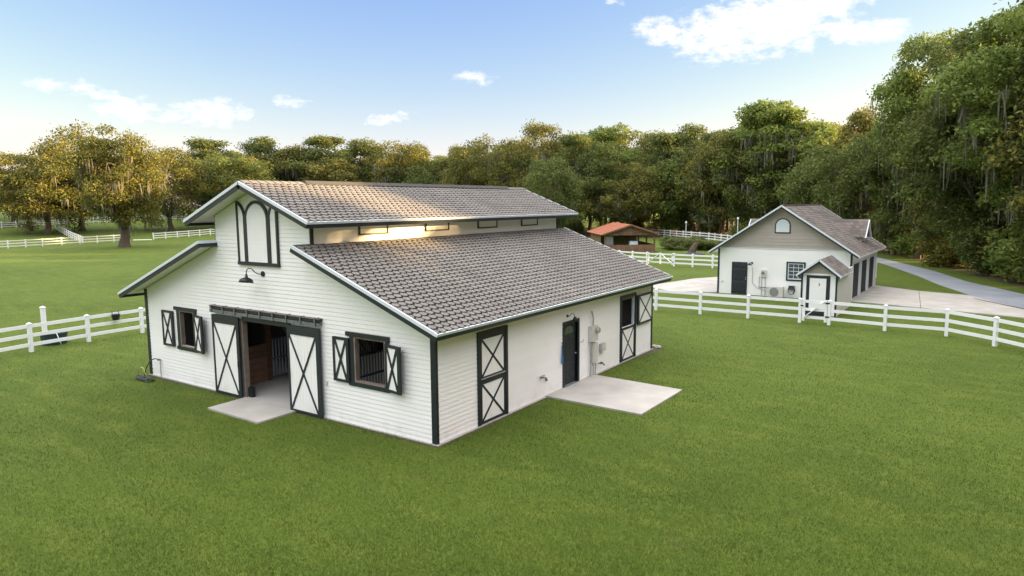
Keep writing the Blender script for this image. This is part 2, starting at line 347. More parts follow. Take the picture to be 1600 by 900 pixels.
def backing(F, prof, holes, z0, parent, m, t=.1, name='wall'):
    cuts = sorted({a for s_ in prof.s for a in (s_[0], s_[2])} | {h[0] for h in holes} | {h[1] for h in holes})
    cuts = [c for c in cuts if prof.s[0][0] <= c <= prof.s[-1][2]]
    b = MB()
    for a, c in zip(cuts, cuts[1:]):
        if c-a < 1e-6: continue
        mid = (a+c)/2; seg = [s_ for s_ in prof.s if s_[0]-1e-9 <= a and c <= s_[2]+1e-9][0]
        tp = lambda u: seg[1]+(seg[3]-seg[1])*(u-seg[0])/(seg[2]-seg[0])
        z = z0
        for h in sorted([h for h in holes if h[0] < mid < h[1]], key=lambda h: h[2]):
            if h[2] > z: fbox(b, F, a, c, z, h[2], -t, 0)
            z = h[3]
        q = [(a, z), (c, z), (c, tp(c)), (a, tp(a))]
        if tp(a) > z and tp(c) > z: b.prism([F(u, w, -t) for u, w in q], [F(u, w, 0) for u, w in q])
    return b.build(name, m, parent)
def boards(F, prof, holes, z0, expo, parent, m, seed=1, joined=False, zmax=99, o_b=.0195, o_t=.006):
    rnd = random.Random(seed); z = z0; J = MB(); k = 0
    while z < zmax:
        z1 = min(z+expo, zmax); s0, s1 = prof.span(z), prof.span(z1)
        if s0[0] is None: break
        if s1[0] is None: s1 = ((s0[0]+s0[1])/2-.01, (s0[0]+s0[1])/2+.01)
        s1 = (max(s0[0], s1[0]), min(s0[1], s1[1])); zz = z1
        iv = [(s0[0], s0[1])]
        for h in holes:
            if h[2] < z1-.4*expo and h[3] > z+.4*expo:
                nv = []
                for a, c in iv:
                    if h[0] >= c or h[1] <= a: nv.append((a, c)); continue
                    if h[0] > a: nv.append((a, h[0]))
                    if h[1] < c: nv.append((h[1], c))
                iv = nv
        for a, c in iv:
            a1 = max(a, s1[0]) if a == s0[0] else a; c1 = min(c, s1[1]) if c == s0[1] else c
            cutsx = []; x = a+rnd.uniform(1.5, 4.8)
            while x < c-1.0 and x > a1+.3 and x < c1-.3: cutsx.append(x); x += 4.88
            pts = [a]+cutsx+[c]
            for i in range(len(pts)-1):
                l0, r0 = pts[i], pts[i+1]; l1 = a1 if i == 0 else l0; r1 = c1 if i == len(pts)-2 else r0
                l0 += .0008; r0 -= .0008; l1 += .0008; r1 -= .0008; zt = z1-.001
                if r0-l0 < .02 or r1-l1 < -.001: continue
                P8 = [F(l0, z, .001), F(r0, z, .001), F(r0, z, o_b), F(l0, z, o_b), F(l1, zt, .001), F(r1, zt, .001), F(r1, zt, o_t), F(l1, zt, o_t)]
                if joined: J.hexa(P8)
                else: MB().hexa(P8).build('siding_board', m, parent)
                k += 1
        z = z1
    if joined:
        o = J.build('siding_boards', m, parent); o['kind'] = 'stuff'
def xleaf(name, parent, F, u0, u1, z0, z1, o, th=.045, fw_=.07, tw=None, bw=None, xw=.05, planks=5, lw=None, rw=None, fold=.03):
    tw = tw or fw_; bw = bw or fw_; lw = lw or fw_; rw = rw or fw_
    b = MB(); fbox(b, F, u0, u1, z0, z1, o, o+th*.45); leaf = b.build(name, DARK, parent)
    n = planks; w = (u1-u0-lw-rw)/n
    for i in range(n):
        b = MB(); a = u0+lw+i*w; fbox(b, F, a+.003, a+w-.003, z0+bw, z1-tw, o+th*.45+.0005, o+th*.62); b.build('plank', WHITE, leaf)
    b = MB(); f0, f1 = o+th*.45+.001, o+th
    fbox(b, F, u0, u0+lw, z0, z1, f0, f1); fbox(b, F, u1-rw, u1, z0, z1, f0, f1)
    fbox(b, F, u0+lw, u1-rw, z0, z0+bw, f0, f1-.002); fbox(b, F, u0+lw, u1-rw, z1-tw, z1, f0, f1-.002)
    b.build('frame', DARK, leaf)
    i0, i1, j0, j1 = u0+lw, u1-rw, z0+bw, z1-tw
    for k, (p, q) in enumerate((((i0+.01, j0), (i1-.01, j1)), ((i0+.01, j1), (i1-.01, j0)))):
        b = MB(); fbar(b, F, p, q, xw, o+th*.62+.001, o+th-.003-.004*k); b.build('brace', DARK, leaf)
    return leaf

# ------------------------------------------------------------------ BARN
barn = thing('horse_barn', 'white clapboard horse barn with charcoal trim, raised centre aisle and grey scalloped shingle roofs', 'barn')
Wd, L = 13.0, 13.13; EX, EZ = .6, 2.9; TX, TZ = -4.345, 4.767; SL = (TZ-EZ)/(EX-TX)
UX, UZ = -3.674, 5.39; PX, PZ = -6.5, 6.481; SU = (PZ-UZ)/(UX-PX)
T = .13
zl = lambda x: EZ+(EX-x)*SL-T if x > -6.5 else EZ+(x+13.6)*SL-T
zu = lambda x: UZ+(UX-x)*SU-T if x > -6.5 else UZ+(x+13-UX*-1-0)*0
zu = lambda x: PZ-abs(x-PX)*SU-T
F0 = Fr((0, 0, 0), (1, 0, 0), (0, -1, 0)); F1 = Fr((0, 0, 0), (0, 1, 0), (1, 0, 0))
FB = Fr((0, L, 0), (1, 0, 0), (0, 1, 0)); FL = Fr((-13, 0, 0), (0, 1, 0), (-1, 0, 0))
CR, CL = -4.345, -8.655
pf = Prof([(-13, zl(-13), CL, zl(CL)), (CL, zu(CL), PX, zu(PX)), (PX, zu(PX), CR, zu(CR)), (CR, zl(CR), 0, zl(0))])
DO = (-7.62, -5.3, 0, 2.45); W1 = (-10.92, -10.1, 1.24, 2.44); W2 = (-2.74, -1.62, 1.2, 2.41)
LOUV = (-7.50, -5.62, 4.13, 6.0)
hf = [DO, W1, W2]
wf = backing(F0, pf, hf, 0, barn, WHITE)
boards(F0, pf, [DO, W1, W2], .03, .114, wf, WHITE, 3)
ps = Prof([(0, zl(0), L, zl(0))])
D1 = (1.63, 2.97, .02, 2.51); DE = (6.05, 7.08, .03, 2.12); D2 = (10.2, 11.5, .02, 2.46); D2o = (10.28, 11.42, 1.26, 2.38)
ws = backing(F1, ps, [(6.12, 7.0, .03, 2.05), D2o], 0, barn, WHITE)
boards(F1, ps, [D1, DE, D2], .03, .114, ws, WHITE, 5)
wl = backing(FL, ps, [], 0, barn, WHITE); boards(FL, ps, [], .03, .114, wl, WHITE, 6, True)
wb = backing(FB, pf, [(-7.62, -5.3, 0, 2.45)], 0, barn, WHITE); boards(FB, pf, [(-7.62, -5.3, 0, 2.45)], .03, .114, wb, WHITE, 8, True)
# clerestory side walls
for xx, nx, nm in ((CR, 1, 0), (CL, -1, 1)):
    Fc = Fr((xx, 0, 0), (0, 1, 0), (nx, 0, 0)); pc = Prof([(0.11, zu(CR), L-.11, zu(CR))])
    w = backing(Fc, pc, [], 4.4, barn, WHITE)
    boards(Fc, pc, [], TZ+.02, .114, w, WHITE, 11+nm, nm == 1)
    for y in (1.75, 4.65, 7.47, 10.3):
        b = MB(); y1 = y+1.19; z0, z1 = 4.94, 5.27
        fbox(b, Fc, y, y1, z1-.035, z1, .0, .06); fbox(b, Fc, y, y1, z0, z0+.04, .0, .06)
        fbox(b, Fc, y, y+.045, z0+.04, z1-.035, .0, .058); fbox(b, Fc, y1-.045, y1, z0+.04, z1-.035, .0, .058)
        v = b.build('clerestory_panel_frame', DARK, barn)
        b = MB(); fbox(b, Fc, y+.045, y1-.045, z0+.04, z1-.035, .026, .036); b.build('panel', WHITE, v)
    for y0 in (-.0, L-.1):
        b = MB(); fbox(b, Fc, y0, y0+.1, TZ-.05, zu(CR), -.02, .04); b.build('corner_trim', DARK, barn)
# corner trims
for (x, y, dx, dy) in ((0, 0, 1, -1), (-13, 0, -1, -1), (0, L, 1, 1), (-13, L, -1, 1)):
    b = MB(); t = .032; w_ = .13; zt = zl(0)+.02
    xs = sorted((x-dx*w_, x+dx*t)); ys = sorted((y+dy*.001, y+dy*t)); b.box(xs[0], ys[0], 0.02, xs[1], ys[1], zt)
    xs = sorted((x+dx*.001, x+dx*t)); ys = sorted((y-dy*(.055 if y == 0 else .1), y)); b.box(xs[0], ys[0], 0.02, xs[1], ys[1], zt)
    b.build('corner_trim', DARK, barn)
# foundation lip
b = MB()
for q in ((-13.05, -.07, -.1, -7.64, -.001, .028), (-5.28, -.07, -.1, .09, -.001, .028), (.001, 0, -.1, .09, 4.97, .027), (.001, 8.1, -.1, .09, L+.05, .027)): MB().box(*q).build('foundation', CONC, barn)
# interior
b = MB(); b.box(-12.9, .0, -.05, -.1, L, .045); fl = b.build('floor', CONCF, barn)
b = MB(); b.box(-7.62, -.1, 0, -5.3, .0, .047); b.build('threshold', CONCF, barn)
for xw, seg in ((-8.7, [(.1, 1.62, 'p'), (1.72, 3.35, 'g'), (3.45, 5.1, 'p'), (5.2, 6.6, 'g'), (6.7, 8.4, 'p'), (8.5, 9.9, 'g')]),
                (-4.3, [(.1, 1.0, 'g'), (1.1, 3.3, 'g'), (3.4, 5.4, 'p'), (5.5, 7.0, 'g'), (7.1, 9.5, 'p')])):
    st = None
    for y0, y1, k in seg:
        b = MB(); b.box(xw-.07, y1-.02, .045, xw+.07, y1+.12, 3.0)
        po = b.build('stall_post', WOOD, barn)
        if k == 'p':
            b = MB(); b.box(xw-.045, y0, .045, xw-.021, y1-.03, 1.3); st = b.build('stall_partition', STALLW, barn)
            for i in range(6):
                b = MB(); z = .06+i*.207; b.box(xw-.02, y0, z, xw+.02+.006*(i % 2), y1-.03, z+.198); b.build('plank', STALLW, st)
        else:
            b = MB()
            for z in (.12, .76, 1.4): b.box(xw-.03, y0, z-.03, xw+.03, y1-.03, z+.03)
            for y in (y0+.02, y1-.06): b.box(xw-.028, y-.025, .1, xw+.028, y+.025, 1.42)
            st = b.build('stall_gate', GREYM, barn)
            n = int((y1-y0)/.12)
            for i in range(1, n):
                b = MB(); y = y0+(y1-y0-.04)*i/n; b.box(xw-.014, y-.016, .15, xw+.014, y+.016, 1.372); b.build('bar', BAR_LIT if xw > -5 else BARM, st)
            for a, c in (((y0+.1, 2.5), (y0+.75, 1.45)), ((y0+.35, 2.5), (y0+1.0, 1.45))):
                b = MB(); b.bar((xw, a[0], a[1]), (xw, c[0], c[1]), .05, .06, (1, 0, 0)); b.build('diagonal_brace', WOOD if xw > -5 else GREYM, barn)
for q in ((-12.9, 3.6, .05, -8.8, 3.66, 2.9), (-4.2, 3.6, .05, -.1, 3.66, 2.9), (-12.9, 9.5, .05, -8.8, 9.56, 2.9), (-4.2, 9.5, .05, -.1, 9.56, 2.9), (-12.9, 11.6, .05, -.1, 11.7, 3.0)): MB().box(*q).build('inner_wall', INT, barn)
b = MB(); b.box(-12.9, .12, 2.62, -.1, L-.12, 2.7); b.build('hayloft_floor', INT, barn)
# roofs
TAB = [(-.046, .0), (.046, .0), (.097, .072), (.097, .152), (.042, .157), (0, .214), (-.042, .157), (-.097, .152), (-.097, .072)]
def tabz(s): return .026-.06*s
def tabmesh():
    b = MB(); n = len(TAB); b.poly([(x, y, tabz(y)) for x, y in TAB]+[(x, y, -.002) for x, y in TAB], [tuple(range(n))]+[(i, n+i, n+(i+1) % n, (i+1) % n) for i in range(n)])
    return b.mesh('shingle', SHING_O)
TABME = tabmesh()
def roof(name, E, Tp, y0, y1, near=None, nnear=0, caps=False):
    """E=(x,z) eave, Tp=(x,z) top"""
    ex, ez = E; tx, tz = Tp; D = Vector((tx-ex, 0, tz-ez)); Ln = D.length; D.normalize(); sgn = 1 if ex > tx else -1
    Nn = Vector((-D.z, 0, D.x)); Nn = Nn if Nn.z > 0 else -Nn
    P = lambda s, y, o=0: Vector((ex, y, ez))+D*s+Nn*o
    def slab(b, s0, s1, ya, yb, o0, o1):
        return b.hexa([P(s0, ya, o0), P(s1, ya, o0), P(s1, yb, o0), P(s0, yb, o0), P(s0, ya, o1), P(s1, ya, o1), P(s1, yb, o1), P(s0, yb, o1)])
    rf = slab(MB(), .02, Ln, y0+.02, y1-.02, -.07, -.012).build(name, UNDER, barn)
    slab(MB(), .02, Ln-.02, y0+.02, y1-.02, -.1, -.0705).build('soffit', SOFFIT, rf)
    # drip edge (white) and fascia (dark)
    slab(MB(), -.02, .02, y0-.03, y1+.03, -.065, .0).build('eave_strip', TRIMW, rf)
    slab(MB(), -.005, .018, y0-.012, y1+.012, -.185, -.0655).build('fascia', DARK, rf)
    for ya, yb, yc, yd in ((y0-.03, y0+.02, y0-.012, y0+.018), (y1-.02, y1+.03, y1-.018, y1+.012)):
        slab(MB(), .0205, Ln, ya, yb, -.07, .012).build('rake_strip', TRIMW, rf)
        slab(MB(), .0185, Ln, yc, yd, -.19, -.0755).build('rake_board', DARK, rf)
    if caps:
        slab(MB(), Ln, Ln+.025, y0-.02, .0, -.075, .015).build('end_strip', TRIMW, rf)
        slab(MB(), Ln, Ln+.018, y0-.01, .0, -.19, -.0755).build('end_board', DARK, rf)
    rows = int((Ln-.1)/.2)+1; tabs = []
    for r in range(rows):
        s = .01+r*.2; off = .115*(r % 2)
        y = y0+.02+off-.115*(1-r % 2)*0
        while y < y1+.1:
            if y-.1 > y0-.02 and y+.1 < y1+.02: tabs.append((s, y, False))
            elif y > y0-.1: tabs.append((s, y, True))
            y += .23
    idx = set()
    if near is not None:
        cand = sorted([i for i, t in enumerate(tabs) if not t[2]], key=lambda i: (P(tabs[i][0], tabs[i][1])-Vector(near)).length); idx = set(cand[:nnear])
    V = []; Fc = []; n = len(TAB); T2 = np.array(TAB)
    rr = random.Random(5)
    for i, (s, y, clip) in enumerate(tabs):
        js, jy, jo = rr.gauss(0, .004), rr.gauss(0, .003), abs(rr.gauss(0, .003))
        if i in idx:
            o = link('shingle', TABME, rf); X = Vector((0, 1, 0))*(1 if sgn > 0 else 1)
            Y = D; Z = Nn; X = Y.cross(Z)
            M4 = Matrix.Identity(4); p = P(s+js, y+jy, -.0005+jo)
            for k in range(3): M4[k][0], M4[k][1], M4[k][2], M4[k][3] = X[k], Y[k], Z[k], p[k]
            o.matrix_local = M4; continue
        top = []; bot = []
        for (a, c) in TAB:
            yy = min(max(y+a+jy, y0+.021), y1-.021); c_ = min(s+c+js, Ln-.005)
            top.append(P(c_, yy, tabz(c)+jo)); bot.append(P(c_, yy, -.011))
        if top[2].y-top[8].y < .03 and clip: continue
        base = len(V); V += top+bot; Fc.append(tuple(range(base, base+n)) if sgn < 0 else tuple(range(base+n-1, base-1, -1)))
        for k in range(n): Fc.append((base+k, base+(k+1) % n, base+n+(k+1) % n, base+n+k))
    me = bpy.data.meshes.new('shingles'); me.from_pydata([tuple(v) for v in V], [], Fc); me.materials.append(SHING_S)
    bm = bmesh.new(); bm.from_mesh(me); bmesh.ops.recalc_face_normals(bm, faces=bm.faces); bm.to_mesh(me); bm.free()
    o = link('shingles', me, rf); o['kind'] = 'stuff'
    return rf
YF, YR = -.6, L+.6
roof('roof', (EX, EZ), (TX, TZ), YF, YR, near=CAM, nnear=300, caps=True)
roof('roof', (-13-EX, EZ), (CL, TZ), YF, YR, caps=True)
ru = roof('roof', (UX, UZ), (PX, PZ), YF, YR)
roof('roof', (-13-UX, UZ), (PX, PZ), YF, YR)
b = MB()
for i in range(54):
    y = -.55+i*.266; s_ = .17
    for g in (-1, 1):
        b.hexa([(PX, y, PZ+.02), (PX+g*s_, y, PZ+.02-s_*SU), (PX+g*s_, y+.255, PZ+.012-s_*SU), (PX, y+.255, PZ+.012),
                (PX, y, PZ+.05), (PX+g*s_, y, PZ+.045-s_*SU), (PX+g*s_, y+.255, PZ+.03-s_*SU), (PX, y+.255, PZ+.035)])
b.build('ridge_cap', SHING_S, ru)
b = MB(); b.hexa([(PX-.2, 1.6, PZ-.03), (PX+.2, 1.6, PZ-.03), (PX+.2, 12.4, PZ-.03), (PX-.2, 12.4, PZ-.03), (PX-.09, 1.6, PZ+.075), (PX+.09, 1.6, PZ+.075), (PX+.09, 12.4, PZ+.075), (PX-.09, 12.4, PZ+.075)])
b.build('ridge_vent', mat('ridge_vent', (.06, .058, .055), .8), ru)
# arched louvre group in the gable
lg = MB(); Fg = F0
x0, x1, cl_, cr_2, zb, zs = -7.50, -5.62, -7.10, -6.02, 4.13, 5.42
fbox(lg, Fg, x0+.02, x1-.02, zb+.02, 5.42, .02, .045); 
n = 16
for i in range(n):      # backing arches
    a0, a1 = math.pi*i/n, math.pi*(i+1)/n; cx = (cl_+cr_2)/2; r = (cr_2-cl_)/2-.03
    lg.prism([Fg(cx, zs-.01, .02), Fg(cx+r*math.cos(a0), zs-.01+r*math.sin(a0), .02), Fg(cx+r*math.cos(a1), zs-.01+r*math.sin(a1), .02)],
             [Fg(cx, zs-.01, .045), Fg(cx+r*math.cos(a0), zs-.01+r*math.sin(a0), .045), Fg(cx+r*math.cos(a1), zs-.01+r*math.sin(a1), .045)])
for cx, sg in ((x0, 1), (x1, -1)):
    for i in range(8):
        a0, a1 = math.pi/2*i/8, math.pi/2*(i+1)/8; rx, rz = .37, .5
        q = [(cx+sg*.02, zs-.01), (cx+sg*(.02+rx*math.cos(a0)), zs-.01+rz*math.sin(a0)), (cx+sg*(.02+rx*math.cos(a1)), zs-.01+rz*math.sin(a1))]
        lg.prism([Fg(a, z, .02) for a, z in q], [Fg(a, z, .045) for a, z in q])
gw = lg.build('gable_arch_panel', WHITE, barn)
def arc(cx, cz, rx, rz, a0, a1, w, o0, o1, n=14):
    b = MB(); pts = []
    for i in range(n+1):
        a = a0+(a1-a0)*i/n; pts.append(((cx+(rx)*math.cos(a), cz+(rz)*math.sin(a)), (cx+(rx-w)*math.cos(a), cz+(rz-w)*math.sin(a))))
    for (p, q), (p2, q2) in zip(pts, pts[1:]):
        c = [p, p2, q2, q]; b.prism([Fg(u, z, o0) for u, z in c], [Fg(u, z, o1) for u, z in c])
    return b
tw = .085
b = arc((cl_+cr_2)/2, zs, (cr_2-cl_)/2, (cr_2-cl_)/2, 0, math.pi, tw, .02, .075, 20)
fbox(b, Fg, cl_, cl_+tw, zb+.06, zs, .02, .075); fbox(b, Fg, cr_2-tw, cr_2, zb+.06, zs, .02, .075); b.build('arch_frame', DARK, gw)
for cx, a0, a1, q in ((x0, 0, math.pi/2, 1), (x1, math.pi, math.pi/2, -1)):
    b = arc(cx, zs, .41, .52, a0, a1, .07, .02, .071, 10); fbox(b, Fg, min(cx, cx+q*.075), max(cx, cx+q*.075), zb+.06, zs+.53, .02, .07)
    fbox(b, Fg, min(cx+q*.335, cx+q*.41), max(cx+q*.335, cx+q*.41), zb+.06, zs, .021, .073); b.build('side_arch_frame', DARK, gw)
b = MB(); fbox(b, Fg, x0-.01, x1+.01, zb-.04, zb+.06, .02, .085); b.build('sill', DARK, gw)
z = zb+.07
while z < zs+.42:
    hw = (cr_2-cl_)/2-tw-.005
    if z > zs: hw = math.sqrt(max(.0025, ((cr_2-cl_)/2-tw)**2-(z+.03-zs)**2))
    cx = (cl_+cr_2)/2; b = MB()
    b.hexa([Fg(cx-hw, z, .046), Fg(cx+hw, z, .046), Fg(cx+hw, z, .066), Fg(cx-hw, z, .066), Fg(cx-hw, z+.05, .046), Fg(cx+hw, z+.05, .046), Fg(cx+hw, z+.05, .05), Fg(cx-hw, z+.05, .05)])
    b.build('louvre_slat', WHITE, gw); z += .054
# front windows with shutters
for (u0, u1, z0, z1, s0, s1, t0, t1) in ((W1[0], W1[1], W1[2], W1[3], -11.93, -11.28, -10.02, -9.36), (W2[0], W2[1], W2[2], W2[3], -3.52, -2.91, -1.56, -.95)):
    b = MB(); o0, o1 = .001, .05
    fbox(b, F0, u0-.3, u1+.16, z1, z1+.11, o0, o1+.01); wn = b.build('window', DARK, barn)
    for q in ((u0-.22, u1+.13, z0-.11, z0, o1+.01), (u0-.16, u0-.015, z0, z1, o1), (u1+.015, u1+.14, z0, z1, o1)): b = MB(); fbox(b, F0, q[0], q[1], q[2], q[3], o0, q[4]); b.build('trim_board', DARK, wn)
    b = MB(); fbox(b, F0, u0-.014, u0+.04, z0, z1, -.1, .04); b.build('jamb', JAMB, wn)
    b = MB(); fbox(b, F0, u1-.04, u1+.014, z0, z1, -.1, .04); b.build('jamb', JAMB, wn)
    b = MB(); fbox(b, F0, u0+.04, u1-.04, z1-.04, z1-.001, -.1, .03); b.build('head', JAMB, wn)
    b = MB(); fbox(b, F0, u0+.04, u1-.04, z0+.001, z0+.035, -.1, .055); b.build('sill', JAMB, wn)
    xleaf('shutter', barn, F0, s0, s1, z0-.05, z1-.06, .026, .06, .07, xw=.07, planks=4, rw=.1)
    ang = R(11); Fs = Fr(F0(t0, 0, .055), (math.cos(ang), -math.sin(ang), 0), (-math.sin(ang), -math.cos(ang), 0))
    xleaf('shutter', barn, Fs, 0, t1-t0+.02, z0-.05, z1-.06, 0, .06, .065, xw=.07, planks=4, rw=.11)
# sliding doors and track
for (u0, u1, lw, rw) in ((-8.93, -7.58, .06, .13), (-5.32, -3.98, .06, .14)):
    d = xleaf('sliding_door', barn, F0, u0, u1, .03, 2.5, .09, .06, .06, tw=.25, bw=.07, xw=.06, planks=9, lw=lw, rw=rw)
    b = MB(); u = u1-.06 if u0 < -6 else u0+.05
    b.tube([F0(u, 1.0, .155), F0(u, 1.0, .19), F0(u, 1.16, .19), F0(u, 1.16, .155)], .012, 6); b.build('handle', BLACK, d)
b = MB(); fbox(b, F0, -9.0, -3.95, 2.68, 2.76, .024, .15); tr = b.build('door_track', DARK, barn)
b = MB(); fbox(b, F0, -9.0, -3.95, 2.765, 2.78, .024, .16); b.build('track_cap', JAMB, tr)
b = MB(); b.hexa([F0(-9.0, 2.56, .10), F0(-3.95, 2.56, .10), F0(-3.95, 2.56, .155), F0(-9.0, 2.56, .155), F0(-9.0, 2.655, .05), F0(-3.95, 2.655, .05), F0(-3.95, 2.655, .16), F0(-9.0, 2.655, .16)]); b.build('rail', GREYM, tr)
for i in range(9):
    b = MB(); u = -8.9+i*.6; fbox(b, F0, u, u+.035, 2.56, 2.775, .165, .19); fbox(b, F0, u, u+.035, 2.781, 2.795, .024, .19); b.build('bracket', GREYM, tr)
b = MB(); fbox(b, F0, DO[0]+.1, DO[1], 2.4, 2.56, .001, .06); b.build('door_header', DARK, barn)
for q in (DO[0], DO[1]-.1): b = MB(); fbox(b, F0, q, q+.1, .05, 2.45, -.12, .04); b.build('door_jamb', JAMB, barn)
b = MB(); fbox(b, F0, -7.5, -7.32, .05, .34, -.14, -.02); b.build('door_stop', BLACK, barn)
# dutch doors
def casing(F, u0, u1, z0, z1, w, name='door_casing'):
    b = MB(); fbox(b, F, u0, u0+w, z0, z1, .001, .06); fbox(b, F, u1-w, u1, z0, z1, .001, .06); fbox(b, F, u0+w, u1-w, z1-w, z1, .001, .058); return b.build(name, DARK, barn)
casing(F1, 1.62, 2.98, .02, 2.52, .11)
xleaf('dutch_door_leaf', barn, F1, 1.735, 2.865, .05, 1.20, .004, .045, .06, tw=.09, xw=.06, planks=7)
d = xleaf('dutch_door_leaf', barn, F1, 1.735, 2.865, 1.22, 2.405, .004, .045, .06, bw=.09, tw=.10, xw=.06, planks=7)
b = MB(); fbox(b, F1, 1.75, 2.85, 1.245, 1.275, .05, .065)
for u in (1.85, 2.15, 2.4, 2.7): fbox(b, F1, u, u+.05, 1.24, 1.28, .066, .075)
b.build('bolt', GALV, d)
casing(F1, 10.18, 11.52, .02, 2.47, .1)
xleaf('dutch_door_leaf', barn, F1, 10.285, 11.415, .05, 1.26, .004, .045, .06, tw=.07, xw=.055, planks=7)
xleaf('dutch_door_leaf', barn, F1, 11.56, 12.93, 1.22, 2.36, .07, .05, .07, xw=.055, planks=7, lw=.12)
b = MB(); fbox(b, F1, 11.36, 11.419, 1.27, 2.38, -.06, .02); b.build('door_jamb', TRIMW, barn)
b = MB(); fbox(b, F1, 10.3, 11.35, 2.3, 2.37, -.06, .02); b.build('door_head', JAMB, barn)
# entry door
b = MB(); fbox(b, F1, 6.04, 6.12, .03, 2.13, .001, .05); fbox(b, F1, 7.0, 7.09, .03, 2.13, .001, .05); fbox(b, F1, 6.12, 7.0, 2.05, 2.13, .001, .048)
fbox(b, F1, 6.105, 6.12, .05, 2.05, -.1, .0); fbox(b, F1, 7.0, 7.015, .05, 2.05, -.1, .0)
b.build('door_casing', DARK, barn)
b = MB(); fbox(b, F1, 6.12, 7.0, .05, 2.05, -.1, -.055); ed = b.build('entry_door', DOORC, barn)
for (a, c, z0, z1) in ((6.22, 6.52, .2, .75), (6.6, 6.9, .2, .75), (6.22, 6.52, .85, 1.6), (6.6, 6.9, .85, 1.6)):
    b = MB(); b.hexa([F1(a, z0, -.0549), F1(c, z0, -.0549), F1(c, z0, -.0548), F1(a, z0, -.0548), F1(a, z1, -.0549), F1(c, z1, -.0549), F1(c, z1, -.0548), F1(a, z1, -.0548)])
    b = MB(); q = [(a, z0), (c, z0), (c, z1), (a, z1)]; q2 = [(a+.04, z0+.04), (c-.04, z0+.04), (c-.04, z1-.04), (a+.04, z1-.04)]
    b.prism([F1(u, z, -.056) for u, z in q], [F1(u, z, -.04) for u, z in q2]); b.build('panel', DOORC, ed)
b = MB(); pts = [(6.56+.33*math.cos(a), 1.68+.26*math.sin(a)) for a in [math.pi*i/12 for i in range(13)]]
b.prism([F1(u, z, -.054) for u, z in pts], [F1(u, z, -.048) for u, z in pts]); b.build('fanlight', GLASS, ed)
b = MB(); b.tube([F1(6.94, 1.0, -.055), F1(6.94, 1.0, 0)], [.022, .03], 10); b.build('knob', GALV, ed)
b = MB(); fbox(b, F1, 6.05, 7.08, .03, .05, -.1, .06); b.build('door_sill', GALV, barn)

# ------------------------------------------------------------------ barn fittings (things)
g = thing('gooseneck_lamp', 'black gooseneck barn lamp on the white gable below the arched louvres', 'wall lamp', (-6.42, -.02, 3.86))
b = MB(); b.tube([(0, -.001, 0), (0, -.035, 0)], [.085, .07], 14); b.build('mount', BLACK, g)
b = MB(); b.tube([(0, -.03, 0), (-.02, -.12, -.0), (-.07, -.2, .05), (-.12, -.28, .16), (-.17, -.35, .19), (-.2, -.4, .12), (-.2, -.41, .0)], .014, 8); b.build('arm', BLACK, g, True)
b = MB(); b.tube([(-.2, -.41, .02), (-.2, -.412, -.07), (-.2, -.415, -.1), (-.2, -.42, -.14), (-.2, -.43, -.22)], [.03, .045, .13, .18, .21], 18); b.build('shade', BLACK, g, True)
g = thing('gooseneck_lamp', 'small black gooseneck lamp above the left edge of the entry door', 'wall lamp', (.02, 6.32, 2.3))
b = MB(); b.tube([(.001, 0, 0), (.03, 0, 0)], .045, 10); b.build('mount', BLACK, g)
b = MB(); b.tube([(.02, 0, 0), (.1, -.02, .0), (.2, -.06, .1), (.3, -.1, .1), (.36, -.14, .02)], .01, 6); b.build('arm', BLACK, g, True)
b = MB(); b.tube([(.36, -.14, .03), (.36, -.14, -.02), (.37, -.145, -.1)], [.03, .06, .09], 12); b.build('shade', BLACK, g, True)
g = thing('electric_meter', 'white electric meter cabinet with round glass meter and conduits right of the entry door', 'meter box', (.026, 7.75, 0))
b = MB(); b.box(0, .0, 1.22, .14, .42, 1.75); b.build('cabinet', BEIGE, g)
b = MB(); b.tube([(.14, .3, 1.6), (.22, .3, 1.6), (.26, .3, 1.6)], [.1, .1, .085], 14); b.build('meter', GALV, g)
b = MB(); b.tube([(.07, .2, 1.75), (.07, .2, 2.0), (.05, .13, 2.25)], .028, 8); b.build('mast', GALV, g)
b = MB(); b.tube([(.06, .04, 1.22), (.06, .04, .02)], .03, 8); b.build('conduit', GALV, g)
b = MB(); b.tube([(.06, .3, 1.22), (.06, .3, 1.15)], .03, 8); b.build('conduit', GALV, g)
b = MB(); b.box(0, .24, .45, .1, .48, 1.15); b.build('breaker_panel', BEIGE, g)
for y in (.28, .42): b = MB(); b.tube([(.05, y, .45), (.05, y, .03)], .02, 8); b.build('conduit', GALV, g)
g = thing('junction_box', 'small grey junction box on the white wall just right of the meter conduits', 'electrical box', (.026, 8.52, .76))
b = MB(); b.box(0, 0, 0, .11, .3, .26); b.build('cabinet', GALV, g); b = MB(); b.box(.1105, .01, .01, .12, .29, .25); b.build('lid', BEIGE, g)
g = thing('spigot', 'water spigot sticking out low on the wall under the junction box', 'faucet', (.026, 8.45, .36))
b = MB(); b.tube([(0, 0, 0), (.12, 0, 0), (.16, .06, -.0), (.2, .1, -.07)], .022, 8); b.build('pipe', GREYM, g); b = MB(); b.box(.1, -.04, .03, .16, .06, .05); b.build('tap_handle', BLACK, g)
g = thing('spigot', 'bare metal hose spigot in the middle of the side wall between the two doors', 'faucet', (.026, 4.72, .66))
b = MB(); b.tube([(0, 0, 0), (.1, 0, .02), (.16, .05, .0), (.17, .1, -.08)], .025, 8); b.build('pipe', GREYM, g); b = MB(); b.box(.05, -.1, .05, .1, .1, .075); b.build('tap_handle', GALV, g)
b = MB(); b.box(0, 0, 0, .04, .07, .07); tag(b.build('wall_outlet', GREYM, None, loc=(.026, 4.98, .5)), 'tiny dark outlet cover low on the wall right of the bare spigot', 'outlet')
g = thing('fly_swatter_hanger', 'blue plastic grooming tool hanging on the wall left of the dark entry door', 'hanging tool', (.03, 5.88, .85))
